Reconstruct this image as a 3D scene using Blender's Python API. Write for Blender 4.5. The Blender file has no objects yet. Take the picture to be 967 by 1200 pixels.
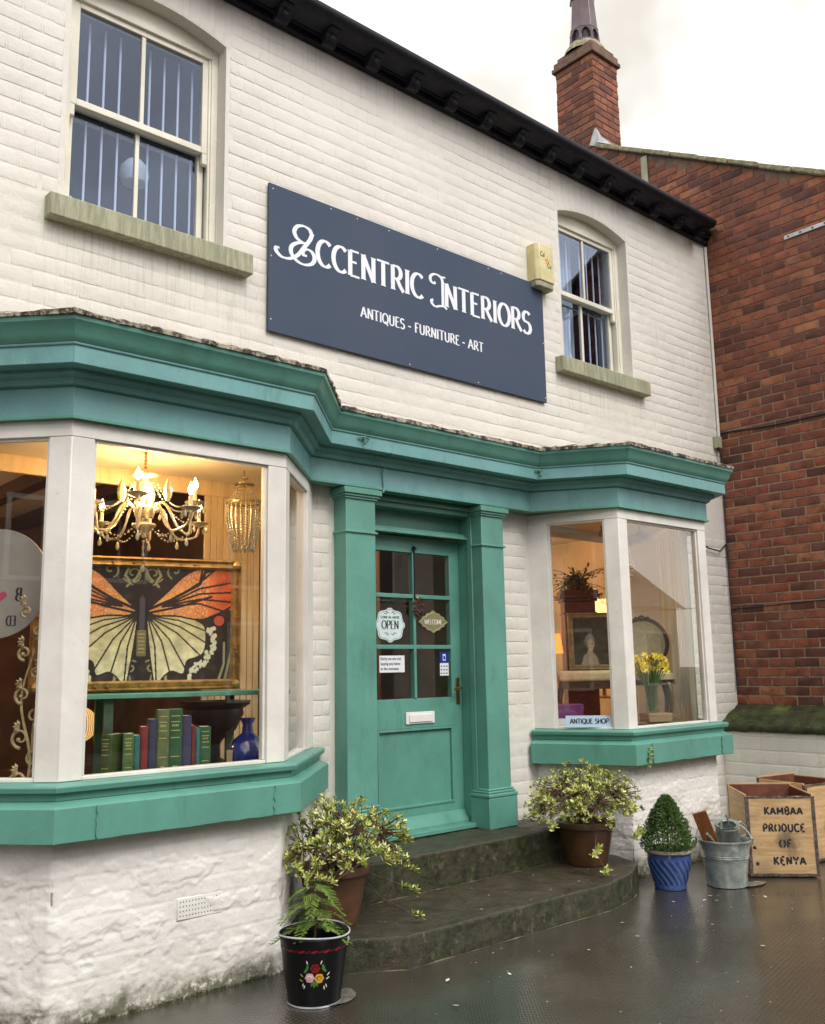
import bpy, bmesh, math, random
import numpy as np
from mathutils import Vector, Matrix, noise, Euler
R = math.radians
random.seed(7)
scn = bpy.context.scene
col = scn.collection

# ---------------------------------------------------------------- camera, world, sun, exposure
CAM = Vector((0, -4.9, 1.5)); FPX = 1100.0
YAW, PITCH, ROLL = R(41.45), R(9.46), R(-0.99)
cf = Vector((math.sin(YAW)*math.cos(PITCH), math.cos(YAW)*math.cos(PITCH), math.sin(PITCH)))
cr0 = Vector((math.cos(YAW), -math.sin(YAW), 0)); cu0 = cr0.cross(cf)
cr = math.cos(ROLL)*cr0 + math.sin(ROLL)*cu0; cu = -math.sin(ROLL)*cr0 + math.cos(ROLL)*cu0
cd = bpy.data.cameras.new('camera'); cam = bpy.data.objects.new('camera', cd); col.objects.link(cam)
M = Matrix((cr, cu, -cf)).transposed().to_4x4(); M.translation = CAM
cam.matrix_world = M
cd.sensor_fit = 'VERTICAL'; cd.sensor_height = 24; cd.lens = 24*FPX/1200
cd.clip_start = .05; cd.clip_end = 2000
scn.camera = cam

world = bpy.data.worlds.new('World'); scn.world = world; world.use_nodes = True
wn = world.node_tree; wn.nodes.clear()
wo = wn.nodes.new('ShaderNodeOutputWorld'); bg = wn.nodes.new('ShaderNodeBackground')
sky = wn.nodes.new('ShaderNodeTexSky'); sky.sky_type = 'NISHITA'; sky.sun_disc = False
SUN_EL, SUN_AZ = R(48), R(180)     # azimuth clockwise from +Y
sky.sun_elevation = SUN_EL; sky.sun_rotation = SUN_AZ
mixw = wn.nodes.new('ShaderNodeMix'); mixw.data_type = 'RGBA'; mixw.inputs[0].default_value = .88
tcw = wn.nodes.new('ShaderNodeTexCoord'); nzw = wn.nodes.new('ShaderNodeTexNoise'); nzw.inputs['Scale'].default_value = 2.2; nzw.inputs['Detail'].default_value = 5
crw = wn.nodes.new('ShaderNodeValToRGB')
crw.color_ramp.elements[0].position = .38; crw.color_ramp.elements[0].color = (5.2, 4.85, 4.2, 1)
crw.color_ramp.elements[1].position = .6; crw.color_ramp.elements[1].color = (13.4, 13.1, 12.9, 1)
wn.links.new(tcw.outputs['Generated'], nzw.inputs['Vector']); wn.links.new(nzw.outputs['Fac'], crw.inputs['Fac'])
wn.links.new(sky.outputs[0], mixw.inputs[6]); wn.links.new(crw.outputs[0], mixw.inputs[7])
wn.links.new(mixw.outputs[2], bg.inputs['Color']); bg.inputs['Strength'].default_value = .12
wn.links.new(bg.outputs[0], wo.inputs[0])

sd = bpy.data.lights.new('sun', 'SUN'); sd.energy = 1.35; sd.angle = R(28); sd.color = (1, .95, .88)
so = bpy.data.objects.new('sun', sd); col.objects.link(so)
sdir = Vector((math.sin(SUN_AZ)*math.cos(SUN_EL), math.cos(SUN_AZ)*math.cos(SUN_EL), math.sin(SUN_EL)))
so.rotation_euler = sdir.to_track_quat('Z', 'Y').to_euler(); so.location = (2, -12, 14)
scn.view_settings.view_transform = 'Standard'; scn.view_settings.look = 'None'
scn.view_settings.exposure = 0.66; scn.view_settings.gamma = 1
scn.cycles.use_denoising = True
scn.cycles.max_bounces = 8; scn.cycles.transparent_max_bounces = 12
scn.cycles.sample_clamp_indirect = 6; scn.cycles.caustics_reflective = False; scn.cycles.caustics_refractive = False

def project(p):
    v = Vector(p)-CAM; z = v.dot(cf)
    return (483.5+FPX*v.dot(cr)/z, 600-FPX*v.dot(cu)/z, z) if z > .1 else (-1e4, -1e4, z)

# ---------------------------------------------------------------- materials
class NT:
    def __init__(s, name):
        s.m = bpy.data.materials.new(name); s.m.use_nodes = True; s.t = s.m.node_tree
        s.b = s.t.nodes['Principled BSDF']; s.o = s.t.nodes['Material Output']
        s.g = s.n('ShaderNodeNewGeometry')
    def n(s, k, **kw):
        x = s.t.nodes.new(k)
        for a, v in kw.items(): setattr(x, a, v)
        return x
    def l(s, a, b): s.t.links.new(a, b)
    def put(s, inp, v):
        if hasattr(v, 'links'): s.l(v, inp)
        elif isinstance(v, (tuple, list)) and len(v) == 3 and inp.type == 'RGBA': inp.default_value = (*v, 1)
        else: inp.default_value = v
    def pos(s, scale=(1, 1, 1), rot=(0, 0, 0)):
        mp = s.n('ShaderNodeMapping'); s.l(s.g.outputs['Position'], mp.inputs[0])
        mp.inputs['Scale'].default_value = scale; mp.inputs['Rotation'].default_value = rot
        return mp.outputs[0]
    def noise(s, scale, detail=4, rough=.55, vec=None, dist=0):
        x = s.n('ShaderNodeTexNoise'); x.inputs['Scale'].default_value = scale; x.inputs['Detail'].default_value = detail
        x.inputs['Roughness'].default_value = rough; x.inputs['Distortion'].default_value = dist
        s.l(vec or s.g.outputs['Position'], x.inputs['Vector']); return x.outputs['Fac']
    def ramp(s, f, p0, p1, c0=(0, 0, 0), c1=(1, 1, 1)):
        x = s.n('ShaderNodeMapRange') if c0 == (0, 0, 0) and c1 == (1, 1, 1) else None
        if x:
            x.interpolation_type = 'SMOOTHSTEP'; s.l(f, x.inputs[0]); x.inputs[1].default_value = p0; x.inputs[2].default_value = p1
            return x.outputs[0]
        x = s.n('ShaderNodeValToRGB'); s.l(f, x.inputs[0]); e = x.color_ramp.elements
        e[0].position = p0; e[1].position = p1; e[0].color = (*c0, 1); e[1].color = (*c1, 1); return x.outputs[0]
    def mix(s, f, a, b, mode='MIX'):
        x = s.n('ShaderNodeMix', data_type='RGBA', blend_type=mode)
        s.put(x.inputs[0], f); s.put(x.inputs[6], a); s.put(x.inputs[7], b); return x.outputs[2]
    def math(s, op, a, b=0.0):
        x = s.n('ShaderNodeMath', operation=op); s.put(x.inputs[0], a); s.put(x.inputs[1], b); return x.outputs[0]
    def sep(s, v, i):
        x = s.n('ShaderNodeSeparateXYZ'); s.l(v, x.inputs[0]); return x.outputs[i]
    def bump(s, h, strength=.5, dist=.01, prev=None):
        x = s.n('ShaderNodeBump'); x.inputs['Strength'].default_value = strength; x.inputs['Distance'].default_value = dist
        s.put(x.inputs['Height'], h)
        if prev: s.l(prev, x.inputs['Normal'])
        return x.outputs[0]
    def set(s, **kw):
        nm = dict(base='Base Color', rough='Roughness', metal='Metallic', spec='Specular IOR Level', normal='Normal', coat='Coat Weight', emi='Emission Color', emis='Emission Strength', trans='Transmission Weight', sss='Subsurface Weight', croughness='Coat Roughness', cnormal='Coat Normal', alpha='Alpha')
        for k, v in kw.items(): s.put(s.b.inputs[nm[k]], v)
        return s.m

def simple(name, c, rough=.5, var=.15, vs=6., bump=.15, bs=60., bd=.002, **kw):
    m = NT(name)
    f = m.noise(vs, 5)
    d = tuple(x*(1-var) for x in c); e = tuple(min(1, x*(1+var)) for x in c)
    base = m.mix(m.ramp(f, .3, .7), d, e)
    nrm = m.bump(m.noise(bs, 5), bump, bd)
    return m.set(base=base, rough=rough, normal=nrm, **kw)

def painted_masonry(name, c, runoff=False, stain=.5, low=False):
    m = NT(name)
    z = m.sep(m.g.outputs['Position'], 2)
    f = m.noise(1.6, 6, .6); g = m.noise(9, 6, .65)
    base = m.mix(m.ramp(f, .3, .72), tuple(x*.90 for x in c), c)
    base = m.mix(m.math('MULTIPLY', m.ramp(g, .55, .75), .35), base, (c[0]*.8, c[1]*.78, c[2]*.72))
    # vertical drip streaks
    st = m.noise(3, 5, .6, vec=m.pos((9, 9, .7)))
    base = m.mix(m.math('MULTIPLY', m.ramp(st, .58, .78), .22*stain), base, (.36, .34, .27))
    if runoff:
        xx = m.sep(m.g.outputs['Position'], 0); sk = m.noise(4, 5, .65, vec=m.pos((13, 13, .5)))
        for (xa, xb, zt, L_) in ((1.68, 2.96, 3.97, .75), (5.97, 7.23, 3.96, .6), (-3, 8.5, 5.83, .35)):
            inx = m.math('MULTIPLY', m.math('GREATER_THAN', xx, xa), m.math('LESS_THAN', xx, xb)); f2 = m.n('ShaderNodeMapRange'); m.l(z, f2.inputs[0]); f2.inputs[1].default_value = zt-L_; f2.inputs[2].default_value = zt
            inz = m.math('MULTIPLY', f2.outputs[0], m.math('LESS_THAN', z, zt+.01))
            base = m.mix(m.math('MULTIPLY', m.math('MULTIPLY', m.math('MULTIPLY', inx, inz), m.ramp(sk, .48, .72)), .42), base, (.30, .29, .20))
    # chips and speckle
    sp = m.noise(55, 3, .7)
    base = m.mix(m.math('MULTIPLY', m.ramp(sp, .70, .76), .45), base, (.30, .27, .22))
    if low:   # splashed algae band above the paving: real dirt on the wall foot
        zz = m.math('ADD', z, m.math('MULTIPLY', m.math('SUBTRACT', m.noise(7, 6, .7), .5), .34))
        k = m.n('ShaderNodeMapRange'); m.l(zz, k.inputs[0]); k.inputs[1].default_value = .12; k.inputs[2].default_value = .03
        base = m.mix(m.math('MULTIPLY', k.outputs[0], m.ramp(m.noise(30, 5, .7), .30, .5)), base, (.035, .036, .016))
        ww = m.n('ShaderNodeMapRange'); m.l(zz, ww.inputs[0]); ww.inputs[1].default_value = .30; ww.inputs[2].default_value = .06
        base = m.mix(m.math('MULTIPLY', ww.outputs[0], .3), base, (.40, .40, .30))
    n1 = m.bump(m.noise(13, 6, .62), .6, .010)
    n2 = m.bump(m.noise(75, 5, .7), .4, .003, n1)
    return m.set(base=base, rough=.62, normal=n2, spec=.35)

def gloss_paint(name, c, rough=.38, worn=(.55, .55, .45), wear=.0, bump=.3, grime=0):
    m = NT(name)
    base = m.mix(m.ramp(m.noise(2.3, 5, .6), .3, .7), tuple(x*.86 for x in c), tuple(min(1, x*1.08) for x in c))
    base = m.mix(m.math('MULTIPLY', m.ramp(m.noise(18, 6, .7, vec=m.pos((1, 1, .35))), .60, .72), .22), base, tuple(x*.55 for x in c))
    if wear: base = m.mix(m.math('MULTIPLY', m.ramp(m.noise(24, 6, .75, dist=.6), .64, .665), wear), base, worn)
    if grime: base = m.mix(m.math('MULTIPLY', m.ramp(m.noise(5, 6, .72, vec=m.pos((1.4, 1.4, .45))), .50, .74), grime), base, tuple(x*.42 for x in c)); base = m.mix(m.math('MULTIPLY', m.ramp(m.noise(80, 3, .7), .70, .74), grime), base, (.02, .035, .03))
    rr = m.n('ShaderNodeMapRange'); m.l(m.noise(12, 4), rr.inputs[0]); rr.inputs[3].default_value = rough-.08; rr.inputs[4].default_value = rough+.16
    n1 = m.bump(m.noise(9, 5, .6), bump, .006)
    n2 = m.bump(m.noise(120, 4, .6, vec=m.pos((1, 1, .15))), .22, .0015, n1)
    return m.set(base=base, rough=rr.outputs[0], normal=n2, spec=.5)

def brick_mat(name):
    m = NT(name)
    oi = m.n('ShaderNodeObjectInfo')
    rnd = m.math('FRACT', m.math('ADD', m.math('MULTIPLY', oi.outputs['Random'], 7.31), m.g.outputs['Random Per Island']))
    cr_ = m.n('ShaderNodeValToRGB'); m.l(rnd, cr_.inputs[0]); e = cr_.color_ramp.elements
    cols = [(0, (.085, .034, .026)), (.18, (.150, .052, .034)), (.40, (.24, .074, .040)), (.62, (.30, .100, .050)), (.8, (.15, .052, .038)), (1, (.33, .135, .062))]
    e[0].position = 0; e[0].color = (*cols[0][1], 1); e[1].position = 1; e[1].color = (*cols[-1][1], 1)
    for p, c in cols[1:-1]:
        x = e.new(p); x.color = (*c, 1)
    base = m.mix(m.math('MULTIPLY', m.ramp(m.noise(11, 6, .7, dist=.8), .42, .72), .85), cr_.outputs[0], (.085, .038, .030))
    base = m.mix(m.math('MULTIPLY', m.ramp(m.noise(40, 5, .7), .55, .72), .5), base, (.33, .13, .06))
    base = m.mix(m.math('MULTIPLY', m.ramp(m.noise(95, 3, .6), .70, .75), .5), base, (.42, .38, .33))
    big = m.ramp(m.noise(.9, 4, .6), .42, .68)
    base = m.mix(m.math('MULTIPLY', big, .6), base, m.mix(.5, base, (.03, .018, .015)))
    n1 = m.bump(m.noise(38, 6, .7), .7, .004)
    return m.set(base=base, rough=.78, normal=n1, spec=.3)

def wood(name, c1, c2, scale=(1, 1, 14), rough=.45, obj=True, knots=0, gl=.3):
    m = NT(name)
    tc = m.n('ShaderNodeTexCoord'); mp = m.n('ShaderNodeMapping'); m.l(tc.outputs['Object'], mp.inputs[0]); mp.inputs['Scale'].default_value = scale
    f = m.noise(3.2, 6, .6, vec=mp.outputs[0], dist=1.2)
    base = m.mix(m.ramp(f, .3, .7), c1, c2)
    base = m.mix(m.math('MULTIPLY', m.ramp(m.noise(5, 5, .7), .5, .75), .35), base, tuple(x*.5 for x in c1))
    nrm = m.bump(f, gl, .002)
    return m.set(base=base, rough=rough, normal=nrm)

def wet_stone(name, top=(.062, .050, .032), moss=(.028, .033, .009), mossy=.8, rough=(.22, .7)):
    m = NT(name)
    nz = m.sep(m.g.outputs['Normal'], 2)
    base = m.mix(m.ramp(m.noise(5, 6, .7), .35, .65), tuple(x*.55 for x in top), top)
    base = m.mix(m.math('MULTIPLY', m.ramp(m.noise(120, 4, .75), .56, .66), .75), base, (.20, .175, .13))
    side = m.ramp(nz, .85, .3)
    patch = m.ramp(m.noise(6, 6, .75, dist=.5), .5-.22*mossy, .72-.22*mossy)
    mc = m.mix(m.ramp(m.noise(22, 5, .7), .35, .65), tuple(x*.35 for x in moss), tuple(x*1.5 for x in moss))
    sd2 = m.math('ADD', m.math('MULTIPLY', side, .75), .32)
    base = m.mix(m.math('MULTIPLY', patch, sd2), base, mc)
    base = m.mix(m.math('MULTIPLY', m.math('MULTIPLY', side, m.ramp(m.noise(16, 6, .8, vec=m.pos((1, 1, .5))), .55, .64)), .55), base, (.18, .15, .10))
    rr = m.n('ShaderNodeMapRange'); m.l(m.noise(7, 5, .6), rr.inputs[0]); rr.inputs[1].default_value = .3; rr.inputs[2].default_value = .7
    rr.inputs[3].default_value = rough[0]; rr.inputs[4].default_value = rough[1]
    n1 = m.bump(m.noise(30, 6, .75), .6, .008); n2 = m.bump(m.noise(150, 4, .8), .9, .005, n1)
    return m.set(base=base, rough=rr.outputs[0], normal=n2, spec=.5)

def paving_mat(name):
    m = NT(name)
    v = m.pos((1, 1, 1), (0, 0, R(41)))
    wob = m.math('MULTIPLY', m.noise(1.1, 3), .03)
    a = m.math('SINE', m.math('MULTIPLY', m.math('ADD', m.sep(v, 0), wob), 2*math.pi/.030))
    b = m.math('SINE', m.math('MULTIPLY', m.math('ADD', m.sep(v, 1), wob), 2*math.pi/.040))
    dots = m.ramp(m.math('MULTIPLY', a, b), -.25, .35)
    msk = m.ramp(m.noise(.9, 5, .65), .36, .60)
    base = m.mix(m.ramp(m.noise(1.3, 6, .65), .3, .7), (.030, .026, .018), (.064, .056, .042))
    base = m.mix(m.math('MULTIPLY', m.ramp(m.noise(2.7, 6, .7), .52, .72), .5), base, (.032, .036, .014))
    base = m.mix(m.math('MULTIPLY', m.math('SUBTRACT', 1., dots), m.math('MULTIPLY', msk, .45)), base, (.012, .011, .008))
    base = m.mix(m.math('MULTIPLY', m.ramp(m.noise(140, 3, .7), .70, .74), .5), base, (.22, .20, .16))
    rr = m.n('ShaderNodeMapRange'); m.l(m.noise(1.5, 6, .65), rr.inputs[0]); rr.inputs[1].default_value = .35; rr.inputs[2].default_value = .68
    rr.inputs[3].default_value = .05; rr.inputs[4].default_value = .30
    n1 = m.bump(m.math('MULTIPLY', dots, m.math('ADD', m.math('MULTIPLY', msk, .85), .1)), .5, .003)
    n2 = m.bump(m.noise(5, 4, .6), .25, .012, n1); n3 = m.bump(m.noise(95, 4, .75), .4, .003, n2)
    return m.set(base=base, rough=rr.outputs[0], normal=n3, spec=.8, coat=.4, croughness=.10, cnormal=n1)

def glass_mat(name, tint=(.97, .98, .97), ior=1.5, wav=.0006, gcol=(1, 1, 1)):
    m = NT(name); m.t.nodes.remove(m.b)
    tr = m.n('ShaderNodeBsdfTransparent'); tr.inputs[0].default_value = (*tint, 1)
    gl = m.n('ShaderNodeBsdfGlossy'); gl.inputs['Roughness'].default_value = .0 if wav < .001 else .02; gl.inputs['Color'].default_value = (*gcol, 1)
    fr = m.n('ShaderNodeFresnel'); m.l(m.math('ADD', ior, m.math('MULTIPLY', m.g.outputs['Backfacing'], 1/ior-ior)), fr.inputs[0])
    nb = m.bump(m.noise(2.2 if wav < .001 else 5, 1), .12 if wav < .001 else .3, wav*3)
    m.l(nb, gl.inputs['Normal']); 
    mx = m.n('ShaderNodeMixShader'); m.l(m.math('MULTIPLY', fr.outputs[0], 1.0), mx.inputs[0]); m.l(tr.outputs[0], mx.inputs[1]); m.l(gl.outputs[0], mx.inputs[2])
    m.l(mx.outputs[0], m.o.inputs[0]); return m.m

def leaf_mat(name, a, b, c=None, rough=.42):
    m = NT(name)
    r = m.g.outputs['Random Per Island']
    base = m.mix(m.ramp(r, .1, .9), a, b)
    if c: base = m.mix(m.ramp(m.math('FRACT', m.math('MULTIPLY', r, 13.7)), .55, .95), base, c)
    return m.set(base=base, rough=rough, spec=.4, sss=0)

def emit(name, c, s):
    m = NT(name); return m.set(base=(.8, .7, .5), emi=c, emis=s)

def attr_mat(name, rough=.45, bump=.3):
    m = NT(name); a = m.n('ShaderNodeAttribute', attribute_name='paint')
    br = m.noise(60, 5, .7)
    base = m.mix(m.math('MULTIPLY', m.ramp(br, .4, .7), .25), a.outputs[0], m.mix(.6, a.outputs[0], (.02, .015, .01)))
    return m.set(base=base, rough=rough, normal=m.bump(br, bump, .001), spec=.4)

MT = dict(
    cream=painted_masonry('cream_painted_brick', (.73, .695, .640), stain=1.1, runoff=True),
    cream_low=painted_masonry('white_painted_render', (.82, .80, .76), stain=.5, low=True),
    plinthw=painted_masonry('weathered_white_masonry', (.78, .78, .70), stain=1, low=True),
    teal=gloss_paint('teal_gloss_paint', (.110, .305, .246), .36, bump=.5, grime=.4, wear=.35, worn=(.16, .40, .33)),
    teal_skylit=gloss_paint('skylit_teal_paint', (.150, .345, .345), .46, wear=.7, worn=(.34, .36, .32), grime=.5, bump=.5),  # entablature teal: extra sky light put into a paler, bluer colour
    white=gloss_paint('white_gloss_paint', (.76, .73, .68), .42, worn=(.45, .42, .36), wear=.4, bump=.45),
    ivory=gloss_paint('ivory_sash_paint', (.74, .71, .61), .45, worn=(.35, .30, .22), wear=.5),
    sill=None,
    red=brick_mat('red_facing_brick'), mortar=None,
    black=simple('black_gutter_paint', (.008, .008, .014), .6, .4, 20, .5, 40, spec=.3),
    coping=None, glass=glass_mat('window_glass'), glass2=glass_mat('old_sash_glass_sky_tint', (.86, .90, .97), 1.62, .0012, (.74, .83, 1.0)),  # sash panes: blue of the reflected sky put into the gloss colour
    lead=simple('weathered_lead', (.42, .44, .46), .55, .2, 12),
    pave=paving_mat('wet_chequered_paving'), step=wet_stone('mossy_wet_stone'),
    terracotta=simple('terracotta', (.105, .048, .026), .5, .35, 7, .25, 60), soil=simple('potting_soil', (.03, .02, .013), .9, .4, 40, 1., 80, .01),
    brass=simple('aged_brass', (.40, .27, .10), .32, .2, 20, .1, metal=1.),
    gold=simple('gilt_frame', (.42, .24, .075), .42, .35, 25, .6, 70, .004, metal=.35),
    darkwood=wood('dark_walnut', (.035, .013, .007), (.075, .028, .012), (2, 2, 10), .35),
    lettering=simple('white_vinyl_lettering', (.78, .80, .86), .5, .03),
    plastic=simple('white_plastic', (.78, .76, .74), .35, .04),
    paper=simple('white_paper', (.78, .80, .82), .7, .04), ink=simple('dark_ink', (.012, .016, .024), .6, .1),
)
def _mort():
    m = NT('lime_mortar'); z = m.sep(m.g.outputs['Position'], 2)
    up = m.n('ShaderNodeMapRange'); m.l(m.math('ADD', z, m.math('MULTIPLY', m.noise(.8, 4), 2.5)), up.inputs[0]); up.inputs[1].default_value = 4.6; up.inputs[2].default_value = 6.4
    base = m.mix(m.math('MULTIPLY', up.outputs[0], .8), (.34, .265, .19), (.13, .07, .045))
    base = m.mix(m.ramp(m.noise(6, 6, .75), .42, .66), base, m.mix(.6, base, (.05, .03, .022)))
    return m.set(base=base, rough=.9, normal=m.bump(m.noise(90, 5, .7), .7, .004))
MT['mortar'] = _mort()
def _sill():
    m = NT('algae_stained_stone')
    st = m.noise(4, 5, .65, vec=m.pos((10, 10, 1.1)))
    base = m.mix(m.ramp(st, .35, .7), (.25, .255, .165), (.40, .40, .28))
    base = m.mix(m.math('MULTIPLY', m.ramp(m.noise(60, 4, .7), .62, .7), .6), base, (.10, .11, .05))
    return m.set(base=base, rough=.75, normal=m.bump(m.noise(60, 5, .7), .5, .003))
MT['sill'] = _sill()
def _coping(name, a, b, c):
    m = NT(name)
    base = m.mix(m.ramp(m.noise(14, 6, .75), .42, .58), a, b)
    base = m.mix(m.ramp(m.noise(34, 5, .7), .54, .62), base, c)
    return m.set(base=base, rough=.9, normal=m.bump(m.noise(45, 6, .8), .9, .012))
MT['coping'] = _coping('lichen_coping', (.20, .18, .10), (.34, .31, .20), (.10, .11, .05))
MT['flash'] = _coping('lichened_lead_top', (.045, .040, .026), (.50, .46, .36), (.05, .045, .028))

# ---------------------------------------------------------------- mesh builder
ORG = {}
def empty_(name, loc=(0, 0, 0), rz=0):
    o = bpy.data.objects.new(name, None); col.objects.link(o); o.location = loc; o.rotation_euler = (0, 0, rz)
    o.empty_display_size = .1; ORG[o.name] = Vector(loc); return o
def tag(o, label=None, cat=None, group=None, kind=None):
    if label: o['label'] = label
    if cat: o['category'] = cat
    if group: o['group'] = group
    if kind: o['kind'] = kind
    return o
def thing(name, label, cat, loc=(0, 0, 0), rz=0, group=None):
    return tag(empty_(name, loc, rz), label, cat, group)

class B:
    def __init__(s): s.v = []; s.f = []
    def add(s, vs, fs, m=None):
        k = len(s.v)
        s.v += [tuple(m @ Vector(p)) if m is not None else tuple(p) for p in vs]
        s.f += [tuple(i+k for i in f) for f in fs]; return s
    def box(s, x0, x1, y0, y1, z0, z1, m=None):
        return s.add([(x0, y0, z0), (x1, y0, z0), (x1, y1, z0), (x0, y1, z0), (x0, y0, z1), (x1, y0, z1), (x1, y1, z1), (x0, y1, z1)],
                     [(3, 2, 1, 0), (4, 5, 6, 7), (0, 1, 5, 4), (1, 2, 6, 5), (2, 3, 7, 6), (3, 0, 4, 7)], m)
    def prism(s, poly, z0, z1, m=None, axis='z'):
        n = len(poly)
        if axis == 'z': vs = [(x, y, z0) for x, y in poly]+[(x, y, z1) for x, y in poly]
        elif axis == 'y': vs = [(x, z0, y) for x, y in poly]+[(x, z1, y) for x, y in poly]
        else: vs = [(z0, x, y) for x, y in poly]+[(z1, x, y) for x, y in poly]
        return s.add(vs, [tuple(range(n))[::-1], tuple(range(n, 2*n))]+[(i, (i+1) % n, n+(i+1) % n, n+i) for i in range(n)], m)
    def lathe(s, prof, c=(0, 0, 0), n=24, m=None, a0=0., cap=False):
        k = len(prof); vs = []
        for i in range(n):
            a = a0+2*math.pi*i/n
            vs += [(c[0]+r*math.cos(a), c[1]+r*math.sin(a), c[2]+z) for r, z in prof]
        fs = [(i*k+j, ((i+1) % n)*k+j, ((i+1) % n)*k+j+1, i*k+j+1) for i in range(n) for j in range(k-1)]
        if cap: fs += [tuple(i*k for i in range(n))[::-1], tuple(i*k+k-1 for i in range(n))]
        return s.add(vs, fs, m)
    def tube(s, pts, r, n=8, m=None, closed=False):
        pts = [Vector(p) for p in pts]; N = len(pts); vs = []
        rr = r if isinstance(r, (list, tuple)) else [r]*N
        up = Vector((0, 0, 1)); T = []
        for i in range(N):
            a = pts[(i+1) % N] if (closed or i < N-1) else pts[i]; b = pts[(i-1) % N] if (closed or i > 0) else pts[i]
            t = (a-b); T.append(t.normalized() if t.length > 1e-9 else Vector((0, 0, 1)))
        u = T[0].cross(up)
        if u.length < .1: u = T[0].cross(Vector((1, 0, 0)))
        u.normalize()
        for i in range(N):
            u = (u-T[i]*u.dot(T[i])); u = u.normalized() if u.length > 1e-6 else T[i].orthogonal().normalized()
            w = T[i].cross(u)
            vs += [tuple(pts[i]+rr[i]*(math.cos(2*math.pi*j/n)*u+math.sin(2*math.pi*j/n)*w)) for j in range(n)]
        L = N if closed else N-1
        fs = [(i*n+j, i*n+(j+1) % n, ((i+1) % N)*n+(j+1) % n, ((i+1) % N)*n+j) for i in range(L) for j in range(n)]
        if not closed: fs += [tuple(range(n))[::-1], tuple((N-1)*n+j for j in range(n))]
        return s.add(vs, fs, m)
    def ball(s, c, r, n=12, m=None, sq=1.):
        prof = [(max(1e-4, r*math.sin(math.pi*i/(n//2))), -r*sq*math.cos(math.pi*i/(n//2))) for i in range(n//2+1)]
        return s.lathe(prof, c, n, m)
    def sweep(s, path, prof, closed_prof=True, caps=True):
        P = offset_frames(path); k = len(prof); vs = []
        for (p, d) in P: vs += [(p[0]+d[0]*o, p[1]+d[1]*o, z) for o, z in prof]
        kk = k if closed_prof else k-1
        fs = [(i*k+j, (i+1)*k+j, (i+1)*k+(j+1) % k, i*k+(j+1) % k) for i in range(len(path)-1) for j in range(kk)]
        if caps and closed_prof: fs += [tuple(range(k)), tuple((len(path)-1)*k+j for j in range(k))[::-1]]
        return s.add(vs, fs)
    def build(s, name, mat, parent=None, world=True, smooth=True, bev=0, seg=2, ang=38, fix=True):
        me = bpy.data.meshes.new(name)
        off = org(parent) if (parent and world) else Vector((0, 0, 0))
        me.from_pydata([(x-off.x, y-off.y, z-off.z) for x, y, z in s.v], [], s.f)
        if fix:
            bm = bmesh.new(); bm.from_mesh(me); bmesh.ops.recalc_face_normals(bm, faces=bm.faces); bm.to_mesh(me); bm.free()
        return link(name, me, mat, parent, smooth, bev, seg, ang)
def org(o):
    while o.parent: o = o.parent
    return ORG.get(o.name, Vector((0, 0, 0)))
def link(name, me, mat, parent=None, smooth=True, bev=0, seg=2, ang=38):
    if mat: me.materials.append(MT[mat] if isinstance(mat, str) else mat)
    if smooth:
        me.polygons.foreach_set('use_smooth', [True]*len(me.polygons)); me.set_sharp_from_angle(angle=R(ang))
    o = bpy.data.objects.new(name, me); col.objects.link(o)
    if parent: o.parent = parent
    if bev:
        b = o.modifiers.new('bevel', 'BEVEL'); b.width = bev; b.segments = seg; b.limit_method = 'ANGLE'; b.angle_limit = R(35); b.harden_normals = False
    return o
def offset_frames(path):
    out = []; n = len(path)
    def nrm(a, b):
        dx, dy = b[0]-a[0], b[1]-a[1]; L = math.hypot(dx, dy); return (dy/L, -dx/L)
    for i, p in enumerate(path):
        a = nrm(path[i-1], p) if i > 0 else None; b = nrm(p, path[i+1]) if i < n-1 else None
        if a is None: out.append((p, b)); continue
        if b is None: out.append((p, a)); continue
        d = 1+a[0]*b[0]+a[1]*b[1]; out.append((p, ((a[0]+b[0])/d, (a[1]+b[1])/d)))
    return out
def offs(path, o): return [(p[0]+d[0]*o, p[1]+d[1]*o) for p, d in offset_frames(path)]
def fbm(x, y, z=0, o=4, s=1.):
    return noise.fractal(Vector((x*s, y*s, z)), 1., 2., o)

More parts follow.
